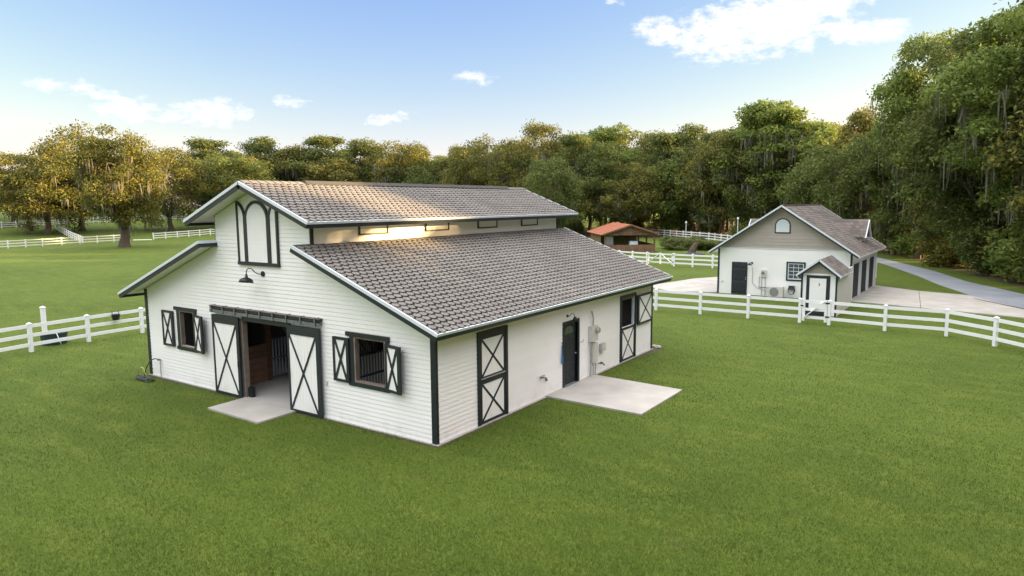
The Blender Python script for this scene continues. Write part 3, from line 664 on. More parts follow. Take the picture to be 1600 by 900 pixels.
b = MB(); b.tube([(.03, .06, .0), (.035, .05, .3), (.03, .05, .6)], [.03, .022, .012], 8); b.build('handle', BLUE, g)
b = MB(); b.tube([(.0, .05, .66), (.04, .05, .66), (.045, .05, .6)], .01, 6); b.build('hook', BLACK, g)
b = MB(); b.box(.03, .02, .0, .05, .10, .24); b.build('paddle', BLUE, g)
b = MB(); b.tube([(.02, 7.2, 1.32), (.1, 7.2, 1.32), (.13, 7.2, 1.42)], .014, 6); tag(b.build('wall_hook', GALV), 'small metal hook on the wall right of the entry door', 'hook')
b = MB(); b.box(-3.9, -.05, .96, -3.84, -.025, 1.06); tag(b.build('light_switch', BEIGE), 'small white switch box on the wall right of the open right sliding door', 'switch')
# hose at the left corner
g = thing('garden_hose', 'dark green garden hose coiled in a heap on the grass at the barn\'s left corner', 'hose', (-12.55, -.35, 0))
rr = random.Random(3); pts = []
for i in range(120):
    t = i/119*5*2*math.pi; r = .38+.12*math.sin(i*.37)+rr.uniform(-.04, .04); pts.append((r*(1.1+.25*math.sin(t*.4))*math.cos(t)+.1+.1*math.sin(t*.6), -.22+r*.28*math.sin(t+.5*math.cos(t*.3))+rr.uniform(-.02, .02), .03+.012*(i/24)+rr.uniform(0, .01)))
b = MB(); b.tube(pts, .017, 6); b.build('coil', HOSEG, g, True)
b = MB(); b.tube([(.28, .32, .62), (.1, .2, .66), (-.05, .1, .55), (-.12, 0, .3), (-.15, -.05, .06)], .018, 6); b.build('riser', HOSEG, g, True)
b = MB(); b.tube([(-.05, -.05, .1), (-.25, .0, .3), (-.45, .02, .33), (-.6, 0, .22), (-.62, -.02, .04)], .018, 6); b.build('end_length', HOSEY, g, True)
g = thing('standpipe', 'thin water standpipe with tap beside the coiled hose at the barn corner', 'faucet', (-12.24, -.07, 0))
b = MB(); b.tube([(0, 0, -.05), (0, 0, .64)], .016, 8); b.build('pipe', GALV, g); b = MB(); b.tube([(0, 0, .62), (-.05, -.02, .63), (-.09, -.03, .6)], .02, 8); b.build('tap', BLACK, g)
for k, (x, y, s) in enumerate(((.18, L+.25, .14), (-.05, L+.45, .1))):
    bm = bmesh.new(); bmesh.ops.create_icosphere(bm, subdivisions=2, radius=s)
    for v in bm.verts: v.co *= 1+random.uniform(-.15, .15); v.co.z *= .6
    me = bpy.data.meshes.new('stone'); bm.to_mesh(me); bm.free(); me.materials.append(CONC)
    tag(link('stone', me, None, (x, y, s*.4)), ('pale stone by the foot of the barn\'s far right corner' if k == 0 else 'smaller stone half hidden behind the barn\'s far right corner'), 'stone')

# ------------------------------------------------------------------ fences
POST = {}
def post_mesh(h, w=.13):
    k = (h, w)
    if k not in POST:
        a = w/2; c = w*.62; b = MB(); b.box(-a, -a, -.2, a, a, h-.09)
        b.box(-c, -c, h-.09, c, c, h-.06); b.poly([(-c, -c, h-.06), (c, -c, h-.06), (c, c, h-.06), (-c, c, h-.06), (0, 0, h)], [(0, 1, 4), (1, 2, 4), (2, 3, 4), (3, 0, 4), (3, 2, 1, 0)]); POST[k] = b.mesh('post', VINYL)
    return POST[k]
RAILM = {}
def fence(pts, label, group=None, h=1.22, rz=(.30, .68, 1.06), skip=(), w=.13, rh=.14):
    x0, y0 = pts[0]; z0 = terr(x0, y0)
    g = thing('rail_fence', label, 'fence', (x0, y0, z0), 0, group)
    for i, (x, y) in enumerate(pts):
        o = link('post', post_mesh(h, w), g, (x-x0, y-y0, terr(x, y)-z0))
        if i: o.rotation_euler.z = math.atan2(y-pts[i-1][1], x-pts[i-1][0])
        elif len(pts) > 1: o.rotation_euler.z = math.atan2(pts[1][1]-y, pts[1][0]-x)
    for i in range(len(pts)-1):
        if i in skip: continue
        (xa, ya), (xb, yb) = pts[i], pts[i+1]; za, zb = terr(xa, ya)-z0, terr(xb, yb)-z0
        Ld = math.hypot(xb-xa, yb-ya)-w; key = (round(Ld, 2), rh)
        if key not in RAILM: RAILM[key] = MB().box(-key[0]/2, -.02, -rh/2, key[0]/2, .02, rh/2).mesh('rail', VINYL)
        for z in rz:
            o = link('rail', RAILM[key], g, ((xa+xb)/2-x0, (ya+yb)/2-y0, (za+zb)/2+z))
            o.rotation_euler = (0, -math.atan2(zb-za, Ld), math.atan2(yb-ya, xb-xa))
    return g
def along(pts, step):
    out = [pts[0]]
    for a, c in zip(pts, pts[1:]):
        d = math.hypot(c[0]-a[0], c[1]-a[1]); n = max(1, round(d/step))
        out += [(a[0]+(c[0]-a[0])*i/n, a[1]+(c[1]-a[1])*i/n) for i in range(1, n+1)]
    return out
fence([(-18.6, -6.8), (-19.6, -4.7), (-20.5, -2.8), (-20.9, -.65), (-21.13, 1.63), (-21.24, 4.01)]+along([(-21.2, 6.4), (-20.9, 49.8)], 2.41)+[(-18.6, 49.4), (-16.9, 48.8), (-15.2, 48.3)],
      'near white rail fence left of the barn with a black bucket hung on it')
fence(along([(-13.5, 22.6), (3.65, 22.6)], 2.35), 'white three rail fence from behind the barn\'s far corner to the small gate')
fence([(4.96, 22.58), (7.32, 22.3), (9.66, 22.3), (11.36, 20.9), (12.9, 19.2), (14.4, 17.3), (15.9, 15.3), (17.5, 13.2)], 'white three rail fence curving right from the small gate in front of the concrete yard')
def gate(p0, p1, label, double=False):
    x0, y0 = p0; d = math.hypot(p1[0]-x0, p1[1]-y0); g = thing('gate', label, 'gate', (x0, y0, 0), math.atan2(p1[1]-y0, p1[0]-x0))
    a, c = .1, d-.1
    for x in (a+.06, c-.06): MB().box(x-.06, -.045, .12, x+.06, .045, 1.17).build('stile', VINYL, g)
    for z in (.3, .68, 1.06): MB().box(a+.12, -.022, z-.065, c-.12, .022, z+.065).build('rail', VINYL, g)
    if double:
        mid = (a+c)/2; MB().box(mid-.07, -.04, .15, mid+.07, .04, 1.2).build('stile', VINYL, g)
        MB().bar((a+.12, -.045, .3), (mid-.1, -.045, 1.08), .04, .11, (0, 1, 0)).build('brace', VINYL, g)
        MB().bar((mid+.1, -.045, 1.08), (c-.12, -.045, .3), .04, .11, (0, 1, 0)).build('brace', VINYL, g)
    else: MB().bar((a+.1, -.045, .3), (c-.1, -.045, 1.12), .04, .13, (0, 1, 0)).build('brace', VINYL, g)
    for z in (.35, 1.0): MB().box(c-.07, -.07, z, d+.02, -.066, z+.07).build('hinge', BLACK, g)
    MB().box(.03, -.07, .82, .16, -.066, .88).build('latch', BLACK, g)
gate((3.65, 22.6), (4.96, 22.58), 'small white gate with one diagonal brace in the fence before the moon door shed')
gate((-15.2, 48.3), (-12.4, 47.9), 'wide white gate with two diagonals meeting at its middle, in the far cross fence', True)
fence([(-12.4, 47.9), (-10.6, 47.8), (-8.75, 47.7), (-6.6, 47.5), (-4.3, 47.2), (-2, 46.9), (.3, 46.6), (2.4, 46.3), (4.25, 46.1)], 'far white three rail fence between the wide double brace gate and the garage\'s back')
fence(along([(-102.8, 19), (-104.8, 33), (-106, 46.4)], 2.45), 'distant white fence across the left meadow, left of the big lone oak', h=1.2)
fence(along([(-105.6, 50.1), (-107.8, 62), (-108.6, 75)], 2.45), 'distant white fence between the big lone oak and the barn', h=1.2)
fence(along([(-106.2, 39.2), (-140.4, 49.4)], 2.45), 'distant white fence running away diagonally from the left meadow fence', h=1.2)
fence(along([(-146, 30), (-147.7, 43), (-150, 61), (-149.3, 75), (-144, 92), (-133, 104)], 2.6), 'farthest white fence under the trees at the back of the left meadow', h=1.35, rh=.17)
fence(along([(-17.5, 84), (-23.4, 91.0), (-29.3, 96), (-36, 102), (-47, 112), (-58, 122)], 2.5), 'distant white paddock fence in front of the dark wood behind the run-in shed', h=1.25, rh=.15)
MB().tube([(-106, 46.9, .25), (-105.6, 49.8, .2)], .09, 6).build('x', VINYL)
o = bpy.data.objects['x']; o.name = 'fallen_rail'; tag(o, 'white rail lying low across the gap in the left meadow fence', 'rail')
# corner post, tank, bucket by the near-left fence
o = link('gate_post', post_mesh(1.5, .16), None, (-23.4, .85, 0)); tag(o, 'tall lone white post standing just behind the near left fence', 'post')
g = thing('stock_tank', 'dark green rubber stock tank on the grass behind the near left fence', 'trough', (-21.95, .62, 0), R(80))
b = MB()
def ring(a, c, z, n=24): return [(a*math.cos(2*math.pi*i/n), c*math.sin(2*math.pi*i/n), z) for i in range(n)]
def loft(rings):
    b = MB(); n = len(rings[0]); 
    for r in rings: b.v += r
    for k in range(len(rings)-1):
        for i in range(n): b.f.append((k*n+i, k*n+(i+1) % n, (k+1)*n+(i+1) % n, (k+1)*n+i))
    b.f.append(tuple(range(n-1, -1, -1))); b.f.append(tuple((len(rings)-1)*n+i for i in range(n))); return b
loft([ring(.46, .42, 0), ring(.5, .46, .45), ring(.54, .49, .46), ring(.54, .49, .5), ring(.47, .43, .5), ring(.44, .4, .1)]).build('tank', TANK, g)
loft([ring(.46, .42, .38), ring(.46, .42, .385)]).build('water', mat('trough_water', (.02, .03, .035), .05, spec=1.), g)
b = MB(); b.tube([(-.1, -.3, .5), (0, -.5, .53), (.05, -.56, .3), (.12, -.6, .02)], .022, 6); tag(b.build('fill_hose', TRIMW, None, True, loc=(-21.95, .62, 0)), 'white fill hose draped over the rim of the dark stock tank', 'hose')
bpy.data.objects['fill_hose'].rotation_euler.z = R(80)
g = thing('feed_bucket', 'black feed bucket hooked on the top rail of the near left fence', 'bucket', (-21.15, 2.78, .93))
loft([ring(.1, .14, -.2, 14), ring(.13, .18, .02, 14), ring(.14, .19, .03, 14), ring(.14, .19, .05, 14), ring(.12, .17, .05, 14), ring(.1, .13, -.17, 14)]).build('pail', BLACK, g)
for s in (-.14, .14): MB().tube([(0, s, .04), (-.02, s, .2), (-.06, s, .22)], .015, 6).build('hook', BLACK, g)
bpy.data.objects[g.name].location = (-21.03, 2.78, 1.0)

# ------------------------------------------------------------------ GARAGE
GA = R(-1.6)
gar = thing('garage', 'white three bay garage with tan gable, arched vent and brown shingle roof', 'garage', (-3.2, 31.6, 0), GA)
gw_, gl = 7.82, 9.2; ge, gp = 2.67, 5.58; gs = (gp-ge)/4.38; gx = gw_/2
Fa = Fr((0, 0, 0), (1, 0, 0), (0, -1, 0)); Fbk = Fr((0, gl, 0), (1, 0, 0), (0, 1, 0)); Fr_ = Fr((gw_, 0, 0), (0, 1, 0), (1, 0, 0)); Fl_ = Fr((0, 0, 0), (0, 1, 0), (-1, 0, 0))
gt = lambda u: gp-abs(u-gx)*gs-.1
lower = Prof([(0, 2.92, gw_, 2.92)])
GW = (4.3, 5.22, 1.12, 2.1); GD = (.95, 1.84, .02, 2.0)
backing(Fa, Prof([(0, gt(0), gx, gt(gx)), (gx, gt(gx), gw_, gt(gw_))]), [GW], 0, gar, STUCCO)
gb = MB(); fbox(gb, Fa, .0, gw_, 2.92, 2.97, .001, .03); gb.build('band_board', TRIMW, gar)
class P2(Prof): pass
gable = Prof([(.03, gt(.03), gx, gt(gx)), (gx, gt(gx), gw_-.03, gt(gw_-.03))])
gwl = MB(); fbox(gwl, Fa, gx-.5, gx+.5, 4.0, 4.4, .001, .004); tanw = gwl.build('gable_siding', TAN, gar)
boards(Fa, gable, [], 2.97, .2, tanw, TAN, 31, o_b=.026, o_t=.006)
backing(Fbk, Prof([(0, gt(0), gx, gt(gx)), (gx, gt(gx), gw_, gt(gw_))]), [], 0, gar, STUCCO)
backing(Fl_, Prof([(.1, gt(0), gl-.1, gt(0))]), [], 0, gar, STUCCO)
bays = [(.4, 2.98), (3.22, 5.8), (6.04, 8.7)]
backing(Fr_, Prof([(.1, gt(0), gl-.1, gt(0))]), [(a, c, .0, 2.15) for a, c in bays], 0, gar, STUCCO)
for a, c in bays:
    b = MB(); fbox(b, Fr_, a, c, .05, 2.15, -.17, -.12); gd = b.build('garage_door', DOORC, gar)
    for k in range(4): b = MB(); fbox(b, Fr_, a+.04, c-.04, .07+k*.52, .56+k*.52, -.119, -.105); b.build('panel', DOORC, gd)
    b = MB(); fbox(b, Fr_, a-.05, a-.001, .0, 2.15, .001, .03); fbox(b, Fr_, c+.001, c+.05, .0, 2.15, .001, .03); fbox(b, Fr_, a-.05, c+.05, 2.151, 2.22, .001, .032); b.build('door_trim', TRIMW, gar)
for (u, F, nm) in ((0, Fa, 1), (gw_, Fa, 1)):
    b = MB(); fbox(b, F, u-.02 if u == 0 else u-.09, u+.09 if u == 0 else u+.02, 0, gt(0), .001, .03); b.build('corner_trim', DARK, gar)
# entry door
b = MB(); fbox(b, Fa, .9, 1.87, .02, 2.05, .001, .05); gd = b.build('side_door', DOORC, gar)
for k, (a, c, z0, z1) in enumerate(((1.0, 1.34, 1.72, 1.95), (1.42, 1.76, 1.72, 1.95), (1.0, 1.34, .95, 1.62), (1.42, 1.76, .95, 1.62), (1.0, 1.34, .15, .82), (1.42, 1.76, .15, .82))):
    b = MB(); q2 = [(a+.03, z0+.03), (c-.03, z0+.03), (c-.03, z1-.03), (a+.03, z1-.03)]; q = [(a, z0), (c, z0), (c, z1), (a, z1)]
    b.prism([Fa(u, z, .0505) for u, z in q], [Fa(u, z, .062) for u, z in q2]); b.build('panel', DOORC, gd)
for z in (.98, 1.1): MB().tube([Fa(1.8, z, .05), Fa(1.8, z, .09)], .03, 8).build('knob', GALV, gd)
# window
b = MB(); a, c, z0, z1 = GW
for (u0, u1, w0, w1) in ((a-.09, c+.09, z1, z1+.09), (a-.09, c+.09, z0-.09, z0), (a-.09, a, z0, z1), (c, c+.09, z0, z1)): fbox(b, Fa, u0, u1, w0, w1, .001, .04)
gwi = b.build('window', DARK, gar)
b = MB(); fbox(b, Fa, a, c, z0, z1, -.06, -.05); b.build('pane', GLASS, gwi)
b = MB()
for (u0, u1, w0, w1) in ((a, c, z1-.05, z1), (a, c, z0, z0+.06), (a, a+.05, z0+.06, z1-.05), (c-.05, c, z0+.06, z1-.05)): fbox(b, Fa, u0, u1, w0, w1, -.049, .02)
for k in (1, 2): fbox(b, Fa, a+.05+(c-a-.1)*k/3-.012, a+.05+(c-a-.1)*k/3+.012, z0+.06, z1-.05, -.049, -.02)
for k in (1, 2, 3): fbox(b, Fa, a+.05, c-.05, z0+.06+(z1-z0-.11)*k/4-.014, z0+.06+(z1-z0-.11)*k/4+.014, -.048, -.018)
b.build('frame', TRIMW, gwi)
# arched vent
def archpoly(F, cx, z0, r, zc, o): 
    return [F(cx-r, z0, o), F(cx+r, z0, o)]+[F(cx+r*math.cos(a), zc+r*math.sin(a), o) for a in [math.pi*i/14 for i in range(15)]]
b = MB(); b.prism(archpoly(Fa, gx, 3.9, .46, 4.36, .02), archpoly(Fa, gx, 3.9, .46, 4.36, .05)); av = b.build('arched_vent', DARK, gar)
b = MB(); b.prism(archpoly(Fa, gx, 3.97, .39, 4.36, .0505), archpoly(Fa, gx, 3.97, .39, 4.36, .06)); b.build('panel', TRIMW, av)
# roof courses
def course_roof(root, E, Tp, y0, y1, expo, name='roof', m=GSH, trim=True, cut=None):
    ex, ez = E; tx, tz = Tp; D = Vector((tx-ex, 0, tz-ez)); Ln = D.length; D.normalize(); Nn = Vector((-D.z, 0, D.x)); Nn = Nn if Nn.z > 0 else -Nn
    P = lambda s, y, o=0: Vector((ex, y, ez))+D*s+Nn*o
    sl_ = lambda b, s0, s1, ya, yb, o0, o1: b.hexa([P(s0, ya, o0), P(s1, ya, o0), P(s1, yb, o0), P(s0, yb, o0), P(s0, ya, o1), P(s1, ya, o1), P(s1, yb, o1), P(s0, yb, o1)])
    rf = sl_(MB(), 0, Ln, y0, y1, -.09, -.01).build(name, SOFFIT, root)
    rr = random.Random(4); n = int(Ln/expo)+1; b = MB()
    for r in range(n):
        s = r*expo; y = y0; 
        while y < y1-.001:
            w = rr.choice((.33, .5, .7)); ye = min(y+w, y1); s1 = min(s+expo, Ln)
            j = rr.uniform(0, .004)
            b.hexa([P(s, y, -.009), P(s1, y, -.009), P(s1, ye-.006, -.009), P(s, ye-.006, -.009), P(s, y, .02+j), P(s1, y, .004), P(s1, ye-.006, .004), P(s, ye-.006, .02+j)]); y = ye
    o = b.build('shingles', m, rf); o['kind'] = 'stuff'
    if trim:
        sl_(MB(), -.03, 0, y0-.02, y1+.02, -.11, .0).build('eave_strip', TRIMW, rf)
        for ya, yb in ((y0-.03, y0-.001), (y1+.001, y1+.03)): sl_(MB(), 0, Ln, ya, yb, -.06, .03).build('rake_strip', TRIMW, rf)
        for ya, yb in ((y0-.018, y0-.001), (y1+.001, y1+.018)): sl_(MB(), .02, Ln, ya, yb, -.15, -.061).build('rake_board', DARK, rf)
    return rf
course_roof(gar, (gw_+.48, ge), (gx, gp), -.5, 9.6, .19); course_roof(gar, (-.48, ge), (gx, gp), -.5, 9.6, .19)
MB().box(gx-.09, -.45, gp-.01, gx+.09, 9.55, gp+.045).build('ridge_cap', GSH, gar)
for sg in (1, -1):       # dormers
    yc, w_, zr, zb_ = 6.2, 1.1, 4.62, 3.62
    xf = gx+sg*3.55; xin = gx+sg*((gp-zr)/gs-.05)
    b = MB(); b.prism([(xf, yc-w_+.1, 3.15), (xf, yc+w_-.1, 3.15), (xf, yc+w_-.1, zb_), (xf, yc, zr-.1), (xf, yc-w_+.1, zb_)],
                      [(gx+sg*2.0, yc-w_+.1, 3.15), (gx+sg*2.0, yc+w_-.1, 3.15), (gx+sg*2.0, yc+w_-.1, zb_), (gx+sg*2.0, yc, zr-.1), (gx+sg*2.0, yc-w_+.1, zb_)])
    dm = b.build('dormer', TAN, gar)
    for q in (1, -1):
        b = MB(); xo = xf+sg*.2; ye = yc+q*w_; ze_ = zb_-.12
        xv = gx+sg*((gp-ze_)/gs-.05)
        nrow = 6
        for r in range(nrow):
            t0, t1 = r/nrow, (r+1)/nrow; ya, yb = ye+(yc-ye)*t0, ye+(yc-ye)*t1; za, zb2 = ze_+(zr-ze_)*t0, ze_+(zr-ze_)*t1
            xa, xb = xv+(xin-xv)*t0, xv+(xin-xv)*t1
            k = 7
            for i in range(k):
                A0, A1 = xa+(xo-xa)*i/k, xa+(xo-xa)*(i+1)/k-.008*sg; B0, B1 = xb+(xo-xb)*i/k, xb+(xo-xb)*(i+1)/k-.008*sg
                b.hexa([(A0, ya, za-.05), (A1, ya, za-.05), (B1, yb, zb2-.05), (B0, yb, zb2-.05), (A0, ya, za+.03), (A1, ya, za+.03), (B1, yb, zb2+.012), (B0, yb, zb2+.012)])
        b.build('shingles', GSH, dm)
        bpy.context.view_layer.objects.active = None
        b = MB(); b.bar((xo, ye, ze_-.03), (xo, yc, zr-.03), .05, .12, (1, 0, 0)); b.build('rake_strip', TRIMW, dm)
# moon-door closet
shed = thing('moon_door_shed', 'little gabled pump shed with crescent moon door built against the garage front', 'shed', (3.17, 25.1, 0))
sw, sl2 = 1.68, 6.4; se, sp = 2.08, 2.9
sl2 = 5.0; shed.location = (3.17, 25.1, 0)
Fs0 = Fr((0, 0, 0), (1, 0, 0), (0, -1, 0)); Fs1 = Fr((sw, 0, 0), (0, 1, 0), (1, 0, 0)); Fs2 = Fr((0, 0, 0), (0, 1, 0), (-1, 0, 0))
ssl = (sp-se)/(sw/2+.22); stp = lambda u: sp-abs(u-sw/2)*ssl-.06
backing(Fs0, Prof([(0, stp(0), sw/2, stp(sw/2)), (sw/2, stp(sw/2), sw, stp(sw))]), [], 0, shed, TAN, .06)
b = MB(); fbox(b, Fs0, .07, sw-.07, .05, stp(0)-.02, .001, .012); b.build("front_panel", STUCCO, shed)
for F, y in ((Fs1, 0), (Fs2, 0)): backing(F, Prof([(.06, stp(0), sl2, stp(0))]), [], 0, shed, PALE, .06)
for u0, u1 in ((-.02, .07), (sw-.07, sw+.02)): b = MB(); fbox(b, Fs0, u0, u1, 0, stp(0)-.01, .001, .03); b.build('corner_trim', DARK, shed)
b = MB(); fbox(b, Fs0, .24, 1.36, .02, 2.08, .0125, .03); dr = b.build('door_trim', DARK, shed)
b = MB(); fbox(b, Fs0, .40, 1.18, .32, 1.93, .0305, .05); dd = b.build("door", STUCCO, shed)
b = MB(); pts = []
for i in range(13): a = R(-100+200*i/12); pts.append((.07*math.cos(a), .09*math.sin(a)))
for i in range(12, -1, -1): a = R(-90+180*i/12); pts.append((-.0+.035*math.cos(a)-.008, .085*math.sin(a)))
b = MB()
for i in range(12):
    q = [pts[i], pts[i+1], pts[24-i], pts[25-i]]; b.prism([Fs0(.82+u, 1.62+z, .0505) for u, z in q], [Fs0(.82+u, 1.62+z, .054) for u, z in q])
b.build('crescent_moon', DARK, dd)
course_roof(shed, (sw+.22, se), (sw/2, sp), -.25, 3.2, .14); course_roof(shed, (-.22, se), (sw/2, sp), -.25, 3.2, .14)
# garage fittings: things against the wall (garage-local converted to world)
def gpt(u, o, z): c, s = math.cos(GA), math.sin(GA); return (-3.2+u*c+o*s, 31.6+u*s-o*c, z)
g = thing('air_conditioner', 'white outdoor air conditioner with round fan grille on the ground by the garage wall', 'air conditioner', gpt(3.3, .5, 0), GA)
MB().box(0, 0, .04, .88, .32, .66).build('case', BEIGE, g)
b = MB(); b.tube([(.36, -.001, .35), (.36, -.03, .35)], [.27, .26], 20); b.build('fan_grille', GREYM, g)
b = MB()
for k in range(4): b.tube([(.36+r*math.cos(a), -.032, .35+r*math.sin(a)) for r in [.06+.06*k] for a in [2*math.pi*i/16 for i in range(17)]], .006, 4)
b.build('grille_ring', BEIGE, g)
for x in (.05, .73): MB().box(x, .02, -.02, x+.1, .3, .04).build('foot', GREYM, g)
g = thing('hose_reel', 'green hose looped on a wall reel right of the air conditioner', 'hose reel', gpt(4.5, .02, .35), GA)
MB().box(-.1, -.1, .15, .25, 0, .4).build('bracket', GREYM, g)
b = MB()
for k in range(3): b.tube([(.08+(.2-.02*k)*math.cos(a), -.12-.03*k, .12+(.26)*math.sin(a)) for a in [2*math.pi*i/16 for i in range(17)]], .018, 5)
b.build('hose', HOSEG, g, True)
g = thing('electric_meter', 'grey round electric meter with three conduits on the garage wall', 'meter box', gpt(2.75, .001, 0), GA)
MB().box(0, -.12, 1.2, .3, 0, 1.62).build('cabinet', BEIGE, g)
b = MB(); b.tube([(.12, -.12, 1.45), (.12, -.2, 1.45)], .09, 12); b.build('meter', GREYM, g)
for x, z0 in ((-.12, .55), (.03, .0), (.25, .0)): b = MB(); b.tube([(x, -.04, z0), (x, -.04, 1.2)], .018, 6); b.build('conduit', GALV, g)
b = MB(); b.tube([(-.14, -.05, .55), (.45, -.05, .52)], .02, 6); b.build('conduit', GREYM, g)
g = thing('gooseneck_lamp', 'black gooseneck lamp beside the dark door of the garage', 'wall lamp', gpt(2.15, .001, 2.02), GA)
b = MB(); b.tube([(0, 0, 0), (0, -.04, 0)], .06, 10); b.build('mount', BLACK, g)
b = MB(); b.tube([(0, -.03, 0), (-.02, -.2, .06), (-.04, -.3, .08), (-.05, -.36, .0)], .016, 6); b.build('arm', BLACK, g)
b = MB(); b.tube([(-.05, -.36, .01), (-.05, -.36, -.04), (-.05, -.37, -.12)], [.03, .09, .16], 12); b.build('shade', BLACK, g)
g = thing('drain_pipe', 'thin white pipe running down the garage wall beside the dark door', 'pipe', gpt(2.2, .03, 0), GA)
b = MB(); b.tube([(0, 0, 1.75), (0, 0, .8), (.3, -.01, .5), (.95, -.01, .3)], .014, 6); b.build('pipe', GALV, g)
b = MB(); b.tube([(0, 0, 0), (.05, -.02, .06), (.12, -.03, .08)], .02, 6); tag(b.build('spigot', GALV, None, loc=gpt(.25, .02, .72)), 'small grey tap on the garage wall near its left corner', 'faucet')
b = MB(); b.box(0, -.05, 0, .12, 0, .25); tag(b.build('wall_outlet', SHEDW, None, loc=gpt(5.15, .001, .35)), 'small brown cover plate low on the wall below the garage window', 'outlet')

# ------------------------------------------------------------------ RUN-IN SHED
ang = .66
RX, RY = -25.4, 59.8
rs = thing('run_in_shed', 'brown wooden run-in shed with orange metal roof in the far paddock', 'shed', (RX, RY, 0), ang)
w, dp, hh, pk = 6.0, 9.0, 2.25, 3.3; Rm = SHEDW
for x in (.08, w-.08):
    for y in (.08, 3.7, dp-.08): MB().box(x-.08, y-.08, -.1, x+.08, y+.08, hh).build('post', Rm, rs)
MB().box(4.4, 2.0, 0, 4.52, 2.12, hh+.5).build('post', Rm, rs); MB().box(5.2, 5.0, 0, 5.34, 5.14, hh+.5).build('post', Rm, rs)
def planks(parent, F, u0, u1, z0, z1, n, o=0, name='plank', vert=False, topf=None, m=Rm):
    for i in range(n):
        b = MB()
        if vert:
            a, c = u0+(u1-u0)*i/n+.004, u0+(u1-u0)*(i+1)/n-.004
            q = [(a, z0), (c, z0), (c, topf(c)), (a, topf(a))]; b.prism([F(u, z, o) for u, z in q], [F(u, z, o+.022+.004*(i % 2)) for u, z in q])
        else: fbox(b, F, u0, u1, z0+(z1-z0)*i/n+.004, z0+(z1-z0)*(i+1)/n-.004, o, o+.022+.004*(i % 2))
        b.build(name, m, parent)
Ff = Fr((0, 0, 0), (1, 0, 0), (0, -1, 0)); Fbb = Fr((0, dp, 0), (1, 0, 0), (0, 1, 0)); Flf = Fr((0, 0, 0), (0, 1, 0), (-1, 0, 0)); Frr = Fr((w, 0, 0), (0, 1, 0), (1, 0, 0))
tf = lambda u: hh+.02+(pk-hh-.1)*(1-abs(u-w/2)/(w/2))
gb = MB(); fbox(gb, Ff, 0, w, hh-.2, hh, -.04, 0); gbo = gb.build('gable', Rm, rs); planks(gbo, Ff, .0, w, hh-.2, 0, 24, .001, vert=True, topf=tf)
fw2 = MB(); fbox(fw2, Ff, 1.9, w, .05, .15, -.04, 0); fwo = fw2.build('front_wall', Rm, rs); planks(fwo, Ff, .15, w-.16, .02, .95, 5, .001)
bw2 = MB(); fbox(bw2, Fbb, 0, w, 1.0, 1.1, -.04, 0); bwo = bw2.build('back_wall', Rm, rs); planks(bwo, Fbb, 0, w, .1, hh, 10, -.06)
lw2 = MB(); fbox(lw2, Flf, 2.2, dp, 1.0, 1.1, -.04, 0); lwo = lw2.build('left_wall', Rm, rs); planks(lwo, Flf, 2.2, dp, .1, hh, 10, .001)
rw2 = MB(); fbox(rw2, Frr, 0, dp, .9, .98, -.06, 0); rwo = rw2.build('right_rail', Rm, rs); planks(rwo, Frr, .1, dp, .02, .9, 5, .001)
for sg in (1, -1):
    E = (w/2+sg*(w/2+.45), hh-.08); s_ = (pk-E[1])/(w/2+.45)
    b = MB(); n = 16
    rfm = None
    y0, y1 = -.45, dp+.3
    b.hexa([(E[0], y0, E[1]-.05), (w/2, y0, pk-.05), (w/2, y1, pk-.05), (E[0], y1, E[1]-.05), (E[0], y0, E[1]), (w/2, y0, pk), (w/2, y1, pk), (E[0], y1, E[1])])
    ro = b.build('roof', ORANGE, rs)
    for i in range(n+1):
        b = MB(); y = y0+(y1-y0)*i/n; b.bar((E[0], y, E[1]+.02), (w/2-.0, y, pk+.02), .04, .04); b.build('roof_rib', ORANGE, ro)
    b = MB(); b.bar((E[0], y0-.02, E[1]-.06), (w/2, y0-.02, pk-.06), .04, .16); b.build('rake_board', Rm, ro)
MB().box(.35, -.1+.9, 0, 1.2, .95, 1.9).build('metal_door', GALV, rs)
# small cart inside
g = thing('feed_cart', 'white and blue covered cart standing inside the orange roofed shed', 'cart', (0, 0, 0))
g.rotation_euler.z = ang; g.location = (RX+math.cos(ang)*3.1-math.sin(ang)*.5, RY+math.sin(ang)*3.1+math.cos(ang)*.5, .55)
MB().box(0, 0, .35, .95, .5, .78).build('body', VINYL, g); MB().box(-.03, -.03, .785, .98, .53, .84).build('lid', BLUE, g)
for x in (.12, .8): MB().tube([(x, -.02, .2), (x, -.08, .2)], .17, 12).build('wheel', VINYL, g)
for x in (.12, .8): MB().box(x-.03, .02, -.55, x+.03, .4, .35).build('leg', GREYM, g)

